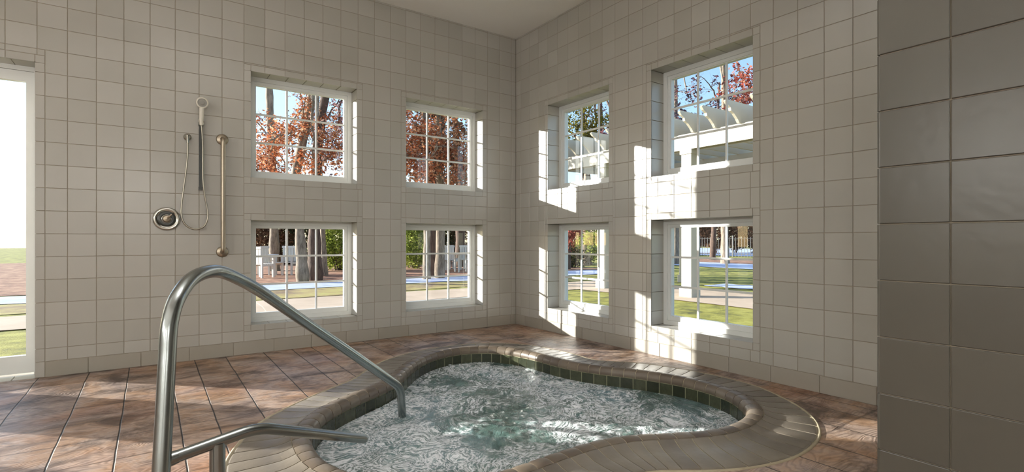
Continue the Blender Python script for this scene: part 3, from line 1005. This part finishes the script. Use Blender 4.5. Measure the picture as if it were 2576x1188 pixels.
# ------------------------------------------------------------------ hanging fill panels (unseen, added to brighten the room, above the frame)
for k, (x, y) in enumerate(((-4.5, -2.6), (-2.75, -2.9), (-5.6, -5.2))):
    zz = 2.15
    cl = thing('fill_pendant', ['added square hanging fill light in front of the shower', 'added square hanging fill light above the hot tub', 'added square hanging fill light at the far left of the room'][k],
               'fill light', (x, y, zz), 'added hanging fill lights')
    b = MB()
    for (a0, b0, a1, b1) in ((-.31, -.31, .31, -.29), (-.31, .29, .31, .31), (-.31, -.29, -.29, .29), (.29, -.29, .31, .29)):
        b.box((x + a0, y + b0, zz - 0.03), (x + a1, y + b1, zz + 0.03))
    b.build('light_frame', M['white_paint'], cl)
    b = MB(); b.box((x - .29, y - .29, zz - 0.004), (x + .29, y + .29, zz + 0.004))
    b.build('diffuser', M['white_paint'], cl)
    for (cx_, cy_) in ((-.3, -.3), (.3, .3)):
        b = MB(); b.tube([(x + cx_, y + cy_, zz + 0.03), (x + cx_, y + cy_, H - 0.001)], 0.0025, 6)
        b.build('hanging_cable', M['chrome'], cl)
    for up_ in (0, 1):
        ld = bpy.data.lights.new('fill_panel_lamp', 'AREA'); ld.shape = 'SQUARE'; ld.size = 0.56; ld.energy = (FILL_PANEL_UP_W * (0.2, 2.3, 0.3)[k]) if up_ else FILL_PANEL_W * (0.3, 1, 1)[k]
        ld.color = (1.0, 0.985, 0.96); ld.spread = math.radians(140 if up_ else 125)
        lo = bpy.data.objects.new('fill_panel_lamp', ld); COL.objects.link(lo); lo.parent = cl
        lo.location = (0, 0, 0.012 if up_ else -0.012); lo.rotation_euler = (math.pi if up_ else 0, 0, 0)

# unseen sconces added as fill light on the two walls behind the viewpoint
SC = [((-7.5, -3.1), (1, 0), 'added fill sconce on the far left wall, nearest the windows'), ((-7.5, -4.8), (1, 0), 'added fill sconce in the middle of the far left wall'),
      ((-7.5, -6.6), (1, 0), 'added fill sconce on the far left wall by the back corner'), ((-5.6, -7.5), (0, 1), 'added fill sconce on the back wall, left one'),
      ((-3.4, -7.5), (0, 1), 'added fill sconce on the back wall, right one')]
for (x, y), (nx_, ny_), lab in SC:
    sc = thing('fill_sconce', lab, 'wall light', (x, y, 1.75), 'added fill sconces')
    b = MB(); b.lathe((x + nx_ * .001, y + ny_ * .001, 1.75), (nx_, ny_, 0), [(0.0, 0.02), (.07, .02), (.075, .012), (.075, 0)], 24)
    b.tube([(x + nx_ * .015, y + ny_ * .015, 1.75), (x + nx_ * .10, y + ny_ * .10, 1.70)], 0.012, 10)
    b.build('wall_plate', M['chrome'], sc)
    b = MB(); b.lathe((x + nx_ * .16, y + ny_ * .16, 1.66), (0, 0, 1), [(0.03, 0.0), (.06, .01), (.075, .05), (.085, .16)], 24)
    b.build('lamp_shade', M['glass'], sc)
    ld = bpy.data.lights.new('fill_sconce_lamp', 'POINT'); ld.energy = FILL_SCONCE_W; ld.shadow_soft_size = 0.06; ld.color = (1.0, 0.985, 0.96)
    lo = bpy.data.objects.new('fill_sconce_lamp', ld); COL.objects.link(lo); lo.parent = sc; lo.location = (nx_ * .16, ny_ * .16, 0.02)

# ------------------------------------------------------------------ garden
G = -0.35
def sheet(name, mat, rect, z, label, cat, kind='structure', wav=0.0):
    x0, y0, x1, y1 = rect
    b = MB()
    if wav == 0:
        b.add([(x0, y0, z), (x1, y0, z), (x1, y1, z), (x0, y1, z)], [(0, 1, 2, 3)])
    else:
        n = 40; R = []
        along_x = (x1 - x0) > (y1 - y0)
        for k in range(n + 1):
            t = k / n
            w0 = wav * mn.noise(Vector((t * 9, x0 + y0, 0))); w1 = wav * mn.noise(Vector((t * 9, x1 + y1, 5)))
            if along_x: R += [(x0 + (x1 - x0) * t, y0 + w0, z), (x0 + (x1 - x0) * t, y1 + w1, z)]
            else: R += [(x0 + w0, y0 + (y1 - y0) * t, z), (x1 + w1, y0 + (y1 - y0) * t, z)]
        b.add(R, [(2 * k, 2 * k + 2, 2 * k + 3, 2 * k + 1) for k in range(n)])
    o = b.build(name, mat)
    return tag(o, label, cat, kind=kind)
sheet('lawn', M['lawn'], (-90, -60, 110, 110), G, 'yellow-green lawn around the building', 'lawn')
sheet('garden_path', M['path'], (-30, 5.3, 8.2, 7.1), G + 0.015, 'pale concrete path outside the left wall', 'path', wav=0.15)
sheet('patio', M['path'], (5.7, -30, 8.2, 7.0), G + 0.017, 'pale concrete patio strip under the pergola posts', 'patio', wav=0.1)
sheet('dry_grass_strip', M['dry_lawn'], (-30, 7.4, 8.0, 9.4), G + 0.010, 'brown and green grass strip behind the path', 'grass', wav=0.3)
sheet('snow_strip', M['snow'], (-30, 9.3, 12.0, 11.2), G + 0.020, 'bluish snow strip in front of the oak trunks', 'snow', wav=0.5)
sheet('mulch_bed', M['mulch'], (-40, 11.3, 13.0, 34.0), G + 0.012, 'reddish brown mulch bed under the oaks', 'mulch', wav=0.4)
sheet('snow_strip', M['snow'], (18.2, -20, 22.5, 17.0), G + 0.020, 'snow strip across the far lawn on the right', 'snow', wav=0.7)
sheet('snow_strip', M['snow'], (35, -30, 70, 60), G + 0.022, 'snow field beyond the black fence', 'snow', wav=0.7)
sheet('snow_strip', M['snow'], (9.2, 1.5, 10.2, 4.0), G + 0.021, 'small snow patch on the lawn beside the patio', 'snow', wav=0.25)
sheet('dark_soil_bed', M['mulch'], (22.8, -20, 28.0, 17.0), G + 0.013, 'dark soil strip around the far tree trunks', 'soil', wav=0.5)

# ---- trees
def leaf_cloud(b, c, r, n, size, rng, flat=1.0):
    for _ in range(n):
        d = Vector((rng.gauss(0, 1), rng.gauss(0, 1), rng.gauss(0, 1) * flat)).normalized() * (r * rng.random() ** 0.45)
        p = c + d
        q = Matrix.Rotation(rng.uniform(0, 6.28), 3, 'Z') @ Matrix.Rotation(rng.uniform(-1.2, 1.2), 3, 'X') @ Matrix.Rotation(rng.uniform(-1.2, 1.2), 3, 'Y')
        s = size * rng.uniform(0.6, 1.3)
        L = [(-.5, 0, 0), (-.18, -.30, .05), (0.1, -.22, .02), (.3, -.30, .06), (.55, 0, 0), (.3, .30, .06), (0.1, .22, .02), (-.18, .30, .05)]
        vs = [p + q @ Vector(v) * s for v in L]
        b.add(vs, [(0, 1, 2, 6, 7), (2, 3, 4, 5, 6)], rng.random())
def branch_pts(a, c, rng, sag=0.15, n=7):
    a, c = Vector(a), Vector(c)
    L = (c - a).length
    m = (a + c) / 2 + Vector((rng.uniform(-1, 1), rng.uniform(-1, 1), rng.uniform(-.2, 1))) * L * sag
    out = []
    for k in range(n + 1):
        t = k / n
        p = a * (1 - t) ** 2 + m * 2 * t * (1 - t) + c * t * t
        if 0 < k < n: p += Vector((rng.uniform(-1, 1), rng.uniform(-1, 1), rng.uniform(-1, 1))) * L * 0.02
        out.append(p)
    return out
def tree(name, label, path, radii, crowns, leafm, barkm, leaf_size=0.12, seed=1, group=None, bare=0):
    """path = trunk points; crowns = list of (centre, radius, clusters, leaves per cluster, cluster radius)"""
    rng = random.Random(seed)
    root = thing(name, label, 'tree', path[0], group)
    tp = catmull(path, False, 6)
    rr = catmull([(r, 0, 0) for r in radii], False, 6)
    t = MB(); R = [max(0.01, float(r[0]) * (1 + 0.10 * math.sin(i * 2.1 + seed))) for i, r in enumerate(rr)]
    t.tube([tuple(p) for p in tp], R, 14, caps=True)
    t.build('trunk', barkm, root)
    br, fo = MB(), MB()
    k0 = len(tp) // 3
    for (cc, cr, ncl, nl, clr) in crowns:
        cc = Vector(cc)
        limbs = []
        for _ in range(max(2, ncl // 9)):
            s = Vector(tuple(tp[rng.randrange(k0, len(tp))]))
            e = cc + Vector((rng.gauss(0, .5), rng.gauss(0, .5), rng.gauss(0, .5))) * cr * 0.8
            pts = branch_pts(s, e, rng, 0.18, 9)
            r0 = min(0.09, 0.025 + (e - s).length * 0.014)
            br.tube(pts, [r0 * (1 - 0.75 * i / 9) for i in range(10)], 7, caps=False)
            limbs.append(pts)
        for _ in range(ncl):
            d = Vector((rng.gauss(0, 1), rng.gauss(0, 1), rng.gauss(0, 1)))
            e = cc + d.normalized() * cr * rng.random() ** 0.5
            lim = min(limbs, key=lambda L: min((p - e).length for p in L[3:]))
            s = min(lim[3:], key=lambda p: (p - e).length + rng.random() * 0.3)
            pts = branch_pts(s, e, rng, 0.14, 5)
            br.tube(pts, [0.018, 0.014, 0.011, 0.008, 0.006, 0.004], 5, caps=False)
            if nl and rng.random() > bare:
                leaf_cloud(fo, e, clr, nl, leaf_size, rng)
                leaf_cloud(fo, (s + e) / 2, clr * 0.7, nl // 3, leaf_size, rng)
            for _2 in range(2):
                q = e + Vector((rng.uniform(-1, 1), rng.uniform(-1, 1), rng.uniform(-.4, 1))) * 0.5
                br.tube(branch_pts(pts[3], q, rng, 0.1, 3), [0.007, 0.005, 0.004, 0.003], 4, caps=False)
    if br.f: br.build('branches', barkm, root, fix=False)
    if fo.f: fo.build('foliage', leafm, root, fix=False)
    return root
def bush(name, label, c, r, n, leafm, size=0.10, seed=1, group=None, cat='bush'):
    rng = random.Random(seed)
    root = thing(name, label, cat, (c[0], c[1], G), group)
    st, fo = MB(), MB()
    for _ in range(7):
        e = Vector(c) + Vector((rng.uniform(-1, 1) * r[0], rng.uniform(-1, 1) * r[1], rng.uniform(0, 1) * r[2])) * 0.6
        st.tube(branch_pts((c[0] + rng.uniform(-.15, .15), c[1] + rng.uniform(-.15, .15), G), e, rng, 0.1, 5), [0.03, 0.025, 0.02, 0.015, 0.01, 0.006], 6, caps=False)
    for _ in range(int(n * 1.3)):
        d = Vector((rng.gauss(0, 1), rng.gauss(0, 1), rng.gauss(0, 1))).normalized() * (0.62 + 0.28 * rng.random())
        p = Vector(c) + Vector((d.x * r[0], d.y * r[1], d.z * r[2]))
        if p.z < G + 0.05: p.z = G + 0.05 + rng.random() * 0.3
        leaf_cloud(fo, p, 0.28, 14, size * 0.72, rng)
    st.build('stems', M['dark_bark'], root, fix=False)
    fo.build('foliage', leafm, root, fix=False)
    return root

def along(px_dir, D, z):
    """garden survey: point D metres out from the survey station in the spa room, at lateral slope px_dir"""
    th = 0.959217
    return (-3.2613 + D * (math.cos(th) + px_dir * math.sin(th)), -4.5777 + D * (math.sin(th) - px_dir * math.cos(th)), z)
def L(px, D, z): return along((px - 1288) / 1299.0, D, z)
def Zp(y, D): return 0.9071 + (605 - y) / 1299.0 * D

# oaks outside the left wall
tree('oak_tree', 'tall oak with pale leaning trunk seen through the window behind the handrail', [L(762, 15.3, G), L(754, 15.3, 1.2), L(745, 15.3, 2.7), L(752, 15.3, 3.3), L(775, 15.2, 4.6), L(800, 15.1, 6.5), L(806, 15.0, 8.2)],
     [.19, .135, .13, .13, .12, .09, .05],
     [(L(715, 14.2, 3.5), 1.1, 18, 44, .30), (L(810, 14.5, 3.2), 1.0, 14, 40, .28), (L(770, 15, 4.2), 0.9, 12, 40, .28)], M['leaf_orange'], M['bark'], 0.085, 11)
tree('oak_tree', 'broad dark-barked oak between two paler trunks', [L(792, 16.2, G), L(791, 16.2, 1.5), L(796, 16.2, 3.2), L(812, 16.2, 5.0), L(850, 16.4, 7.5)], [.25, .165, .155, .13, .07],
     [(L(855, 16, 4.2), 1.4, 24, 26, .30), (L(830, 16, 5.3), 1.1, 12, 22, .3)], M['leaf_mauve'], M['dark_bark'], 0.08, 12)
tree('oak_tree', 'slim pale oak trunk in front of the green hedge', [L(817, 18.1, G), L(812, 18.1, 1.2), L(806, 18.1, 3.0), L(800, 18, 5.5), L(790, 18, 7.8)], [.12, .085, .08, .06, .04],
     [(L(790, 17.5, 4.9), 1.3, 16, 22, .3)], M['leaf_mauve'], M['bark'], 0.08, 13)
tree('oak_tree', 'thick oak trunk rising behind the white chairs', [L(690, 21.2, G), L(689, 21.2, 2.0), L(684, 21.2, 4.5), L(678, 21.2, 6.8), L(674, 21.2, 9.5)], [.22, .16, .15, .14, .09],
     [(L(665, 19.5, 3.7), 1.2, 14, 44, .36), (L(705, 20, 3.2), 1.2, 13, 40, .36)], M['leaf_orange'], M['bark'], 0.10, 14)
tree('oak_tree', 'pale oak trunk in front of the far hedge seen through the window by the corner', [L(1073, 16.6, G), L(1074, 16.6, 1.5), L(1072, 16.6, 3.5), L(1060, 16.6, 6.5)], [.14, .10, .09, .05],
     [(L(1050, 16, 3.4), 1.5, 40, 52, .36), (L(1055, 16, 4.8), 1.3, 24, 44, .34)], M['leaf_orange'], M['bark'], 0.09, 15)
tree('oak_tree', 'knotty dark oak, middle of three trunks seen by the corner', [L(1090, 17.8, G), L(1089, 17.8, 1.5), L(1094, 17.8, 3.2), L(1112, 17.8, 5.2), L(1130, 17.8, 7.6)], [.30, .20, .18, .14, .07],
     [(L(1105, 17, 3.6), 1.3, 26, 40, .34), (L(1090, 17, 5.0), 1.2, 16, 34, .34)], M['leaf_brown'], M['dark_bark'], 0.09, 16)
tree('oak_tree', 'straight pale oak, rightmost of three trunks seen by the corner', [L(1106, 17.0, G), L(1108, 17.0, 1.5), L(1106, 17.0, 3.4), L(1098, 17.0, 6.4)], [.18, .13, .12, .06],
     [(L(1150, 16.6, 3.3), 1.2, 26, 40, .34), (L(1160, 16.6, 4.9), 1.2, 8, 20, .34)], M['leaf_orange'], M['bark'], 0.09, 17)
tree('oak_tree', 'russet oak standing behind the second group of white chairs', [L(1157, 24.5, G), L(1158, 24.5, 2.5), L(1150, 24.5, 5.0), L(1140, 24.5, 8.0)], [.26, .20, .17, .09],
     [(L(1130, 23.5, 3.8), 2.0, 34, 24, .42), (L(1170, 23.5, 5.2), 1.6, 18, 18, .4), (L(1060, 24.5, 5.6), 2.2, 30, 24, .42)], M['leaf_brown'], M['dark_bark'], 0.16, 18)

# more oaks standing in the gaps between the window views
tree('oak_tree', 'orange oak on the mulch left of the thick oak', [L(560, 19, G), L(562, 19, 2.5), L(555, 19, 5.5), L(550, 19, 8)], [.22, .17, .14, .08],
     [(L(570, 18.5, 4.4), 1.8, 26, 40, .38)], M['leaf_orange'], M['bark'], 0.10, 19)
tree('oak_tree', 'mauve leaved oak hidden behind the wall between the left wall windows', [L(935, 19, G), L(936, 19, 2.5), L(945, 19, 5.0), L(950, 19, 8)], [.22, .17, .14, .08],
     [(L(930, 18.5, 4.4), 1.8, 28, 40, .38)], M['leaf_mauve'], M['bark'], 0.10, 20)
tree('oak_tree', 'brown leaved oak behind the corner of the room', [L(1265, 24, G), L(1266, 24, 2.5), L(1272, 24, 5.0), L(1268, 24, 8)], [.24, .19, .15, .08],
     [(L(1265, 23.5, 4.8), 2.0, 28, 40, .42)], M['leaf_brown'], M['dark_bark'], 0.11, 24)
tree('oak_tree', 'green leaved tree behind the wall between the right wall windows', [L(1600, 26, G), L(1601, 26, 2.5), L(1606, 26, 6.0), L(1602, 26, 9)], [.20, .16, .13, .07],
     [(L(1600, 26, 5.4), 1.8, 24, 40, .42)], M['leaf_pine'], M['bark'], 0.11, 25)

# green hedges and woodland behind
bush('hedge_bush', 'bright green hedge bush right of the oak trunks in the handrail window', L(850, 21.5, 0.75), (1.1, 1.1, 1.15), 330, M['leaf_green'], 0.13, 21)
bush('hedge_bush', 'bright green hedge bush left of the three trunks by the corner', L(1040, 23.0, 0.8), (1.0, 1.0, 1.2), 330, M['leaf_green'], 0.13, 22)
k = 0
wood_l = ['brown thicket bush at the back of the mulch bed, far left', 'brown thicket bush behind the chair group', 'dark thicket bush behind the leaning oak', 'dark thicket bush behind the green hedge',
          'brown thicket bush hidden by the window pier', 'brown thicket bush left of the three trunks', 'dark thicket bush behind the three trunks', 'russet thicket bush behind the second chair group']
for i, (px, D, lf) in enumerate(((630, 27, 'leaf_brown'), (690, 27.5, 'leaf_brown'), (745, 28, 'leaf_dark'), (870, 28, 'leaf_dark'), (940, 29, 'leaf_brown'), (1010, 29, 'leaf_brown'), (1100, 29, 'leaf_dark'), (1180, 29, 'leaf_brown'))):
    bush('thicket_bush', wood_l[i], L(px, D, 0.9), (1.5, 1.5, 1.6), 260, M[lf], 0.17, 30 + i, 'thicket behind the mulch bed')

# trees beyond the right wall
tree('pine_tree', 'olive green leafy tree above the pergola, seen through the corner window', [L(1478, 27, G), L(1477, 27, 3), L(1470, 27, 6), L(1462, 27, 9)], [.26, .20, .15, .08],
     [(L(1440, 24, Zp(315, 24)), 1.5, 22, 60, .34), (L(1480, 24, Zp(305, 24)), 1.2, 16, 60, .32), (L(1475, 24, Zp(350, 24)), 0.8, 10, 50, .30)], M['leaf_pine'], M['dark_bark'], 0.11, 41)
tree('tall_tree', 'thin dark tree trunk against blue sky in the corner window', [L(1511, 30, G), L(1511, 30, 4), L(1510, 30, 9), L(1509, 30, 13)], [.16, .14, .12, .06],
     [(L(1512, 29, Zp(340, 29)), 1.3, 16, 12, .4), (L(1490, 29, Zp(270, 29)), 1.0, 8, 8, .4)], M['leaf_purple'], M['dark_bark'], 0.15, 42)
tree('maple_tree', 'red maple at the left of the lower corner window', [L(1430, 22.5, G), L(1431, 22.5, 0.8), L(1434, 22.5, 1.6)], [.10, .08, .05],
     [(L(1437, 22, Zp(590, 22)), 0.55, 22, 26, .24)], M['leaf_red'], M['dark_bark'], 0.10, 43)
tree('tall_tree', 'bare pale tree trunk at the left of the upper right window', [L(1699, 27.2, G), L(1699, 27.2, 4), L(1698, 27.2, 8), L(1696, 27.2, 13)], [.20, .16, .14, .09],
     [(L(1722, 26, Zp(250, 26)), 1.1, 14, 8, .36), (L(1720, 26, Zp(295, 26)), .8, 8, 12, .3)], M['leaf_purple'], M['bark'], 0.15, 44)
tree('tall_tree', 'slender tree with red leaf clusters above the pergola, by the pier wall', [L(1824, 27.7, G), L(1822, 27.7, 1.5), L(1821, 27.7, 5), L(1820, 27.7, 9), L(1818, 27.7, 13.5)], [.24, .17, .13, .11, .06],
     [(L(1868, 26, Zp(215, 26)), 1.1, 22, 22, .36), (L(1858, 26, Zp(265, 26)), 0.9, 12, 16, .3)], M['leaf_red'], M['bark'], 0.15, 45)
tree('tall_tree', 'dark leaved tree with thin purple clusters behind the pergola ridge', [L(1792, 33, G), L(1797, 33, 2.5), L(1800, 33, 6), L(1810, 33, 11)], [.20, .15, .12, .05],
     [(L(1800, 32, Zp(275, 32)), 1.2, 20, 18, .34), (L(1868, 32, Zp(275, 32)), 1.3, 22, 18, .36), (L(1765, 32, Zp(220, 32)), 1.0, 10, 8, .3)], M['leaf_purple'], M['dark_bark'], 0.16, 46)
tree('tall_tree', 'pale tree trunk beside the red maple', [L(1473, 25.9, G), L(1474, 25.9, 2), L(1476, 25.9, 5.0)], [.24, .19, .12],
     [(L(1492, 25, Zp(600, 25)), 0.7, 14, 26, .26)], M['leaf_green'], M['bark'], 0.13, 47)
bush('hedge_bush', 'small yellow-green bush between the trunks in the lower corner window', L(1480, 26.5, 0.55), (0.6, 0.6, 0.75), 110, M['leaf_green'], 0.14, 48)
bush('hedge_bush', 'dark evergreen bush under the red maple', L(1436, 24.0, 0.1), (0.7, 0.7, 0.5), 110, M['leaf_dark'], 0.12, 49)
wood_r = ['brown thicket bush in the far gap left of the pergola post', 'brown thicket bush behind the pergola post', 'brown thicket bush behind the black fence, middle', 'brown thicket bush behind the black fence, right',
          'brown thicket bush beyond the fence at the window edge', 'grey brown thicket bush beyond the corner window lawn', 'grey brown thicket bush behind the second pergola post']
for i, (px, D) in enumerate(((1700, 50), (1745, 50), (1800, 52), (1850, 52), (1895, 50), (1450, 44), (1500, 46))):
    bush('thicket_bush', wood_r[i], L(px, D, 1.6 if px > 1600 else 1.2), (1.9, 1.9, 1.7), 230, M['leaf_brown'], 0.24, 60 + i, 'thicket beyond the fence')

# bare tree left of the windows: its thin limbs cross the sunlight that falls on the right wall
tree('bare_tree', 'leafless young tree on the lawn outside the far left end of the left wall', [(-7.45, 4.3, G), (-7.42, 4.32, 1.2), (-7.30, 4.3, 2.4), (-7.34, 4.36, 3.6), (-7.3, 4.4, 4.6)], [.09, .07, .06, .045, .02],
     [((-6.35, 4.25, 2.95), .55, 7, 0, .2), ((-6.2, 4.3, 3.7), .5, 5, 0, .2), ((-8.3, 4.4, 3.4), .5, 4, 0, .2)], M['leaf_brown'], M['dark_bark'], 0.1, 77)

# ---- black fence far right
fn = thing('garden_fence', 'black metal picket fence across the far lawn', 'fence', (33, 18, G))
b = MB()
a0 = Vector((32.2, 26, 0)); a1 = Vector((33.6, 4, 0)); n = 96
for z in (G + 0.22, G + 1.40): b.tube([(a0.x, a0.y, z), (a1.x, a1.y, z)], 0.022, 6)
b.build('rails', M['fence'], fn)
for k in range(0, n + 1):
    p = a0.lerp(a1, k / n)
    b = MB()
    post = k % 12 == 0
    r = 0.04 if post else 0.013
    b.box((p.x - r, p.y - r, G), (p.x + r, p.y + r, G + (1.62 if post else 1.5)))
    b.build('fence_post' if post else 'picket', M['fence'], fn)

# ---- pergola
pg = thing('pergola', 'white timber pergola with pointed rafter ends outside the right windows', 'pergola', (6.5, 1.5, G))
XB = 6.5
posts_y = [-2.6, 2.507, 5.127, 8.2]
for py_ in posts_y:
    for px_ in (XB, XB + 3.4):
        b = MB()
        b.box((px_ - .125, py_ - .125, G), (px_ + .125, py_ + .125, 2.96))
        b.box((px_ - .16, py_ - .16, G), (px_ + .16, py_ + .16, G + .22)); b.box((px_ - .15, py_ - .15, 2.80), (px_ + .15, py_ + .15, 2.90))
        b.build('post', M['cream_paint'], pg)
for px_ in (XB, XB + 3.4):
    for s in (-1, 1):
        b = MB()
        b.box((px_ + s * 0.10 - .03, -3.2, 2.90), (px_ + s * 0.10 + .03, 9.0, 3.24))
        b.build('beam', M['cream_paint'], pg)
y = -3.0
prof = [(0, -.02), (0.10, -.10), (0.20, -.20), (0.36, -.22), (0.44, -.30), (0.50, -.30)]
while y < 8.9:
    # deep rafter with a scalloped, pointed end
    x0_ = XB - 0.62; x1_ = XB + 4.1
    top = 3.64; bot = 3.24
    out = [(x0_, top), (x0_ - 0.04, top - 0.03), (x0_ + 0.02, top - 0.09), (x0_ + 0.12, top - 0.14), (x0_ + 0.14, top - 0.20), (x0_ + 0.24, top - 0.24), (x0_ + 0.36, top - 0.33), (x0_ + 0.42, bot), (x1_, bot), (x1_, top)]
    b = MB()
    n = len(out)
    vs = [(x, y - .028, z) for x, z in out] + [(x, y + .028, z) for x, z in out]
    fs = [tuple(range(n)), tuple(range(2 * n - 1, n - 1, -1))] + [(i, (i + 1) % n, n + (i + 1) % n, n + i) for i in range(n)]
    b.add(vs, fs)
    b.build('rafter', M['cream_paint'], pg)
    y += 0.53

# ---- white outdoor chairs and tables
def chair(loc, rz, label, group):
    root = thing('garden_chair', label, 'chair', loc, group)
    R = Matrix.Rotation(rz, 4, 'Z'); Tm = Matrix.Translation(loc) @ R
    def put(name, boxes):
        b = MB()
        for (p, q, rx) in boxes:
            b.box(p, q, rot=Tm @ Matrix.Rotation(rx, 4, 'X'))
        return b.build(name, M['white_paint'], root)
    put('seat', [((-.26, -.25 + i * .088, .44), (.26, -.25 + i * .088 + .07, .465), 0) for i in range(6)])
    put('backrest', [((-.25 + i * .102, .255, .48), (-.25 + i * .102 + .085, .275, 1.02), 0) for i in range(5)] + [((-.27, .24, .96), (.27, .29, 1.04), 0)])
    for sx in (-1, 1):
        put('armrest', [((sx * .29 - .045, -.30, .66), (sx * .29 + .045, .30, .685), 0)])
        put('leg', [((sx * .28 - .03, -.27, 0), (sx * .28 + .03, -.21, .66), 0)])
        put('leg', [((sx * .28 - .03, .22, 0), (sx * .28 + .03, .28, .66), 0)])
        put('side_rail', [((sx * .28 - .015, -.21, .38), (sx * .28 + .015, .22, .44), 0)])
    return root
GG = 'white garden chairs on the mulch'
chair(L(657, 17.3, G + .012), 2.2, 'white slatted garden chair, leftmost behind the handrail window', GG)
chair(L(684, 18.2, G + .012), 0.9, 'white slatted garden chair with tall back in front of the thick oak', GG)
chair(L(721, 18.8, G + .012), -0.6, 'white slatted garden chair nearest the leaning oak', GG)
chair(L(1133, 21.2, G + .012), 2.3, 'white slatted garden chair beside the three trunks', GG)
chair(L(1150, 22.4, G + .012), 0.8, 'white slatted garden chair with back turned, middle of the corner group', GG)
chair(L(1172, 21.6, G + .012), -0.5, 'white slatted garden chair at the right edge of the corner group', GG)
def table(loc, label):
    root = thing('garden_table', label, 'table', loc)
    b = MB(); b.lathe(loc, (0, 0, 1), [(0.0, .69), (.44, .69), (.45, .70), (.45, .72), (.44, .73), (0.0, .73)], 24); b.build('tabletop', M['white_paint'], root)
    for a in range(4):
        t = a * math.pi / 2 + .6
        b = MB(); x, y = loc[0] + .32 * math.cos(t), loc[1] + .32 * math.sin(t)
        b.box((x - .025, y - .025, loc[2]), (x + .025, y + .025, loc[2] + .69)); b.build('leg', M['white_paint'], root)
table(L(668, 19.0, G + .012), 'round white garden table among the chairs behind the handrail window')
table(L(1163, 20.4, G + .012), 'round white garden table among the chairs by the corner window')
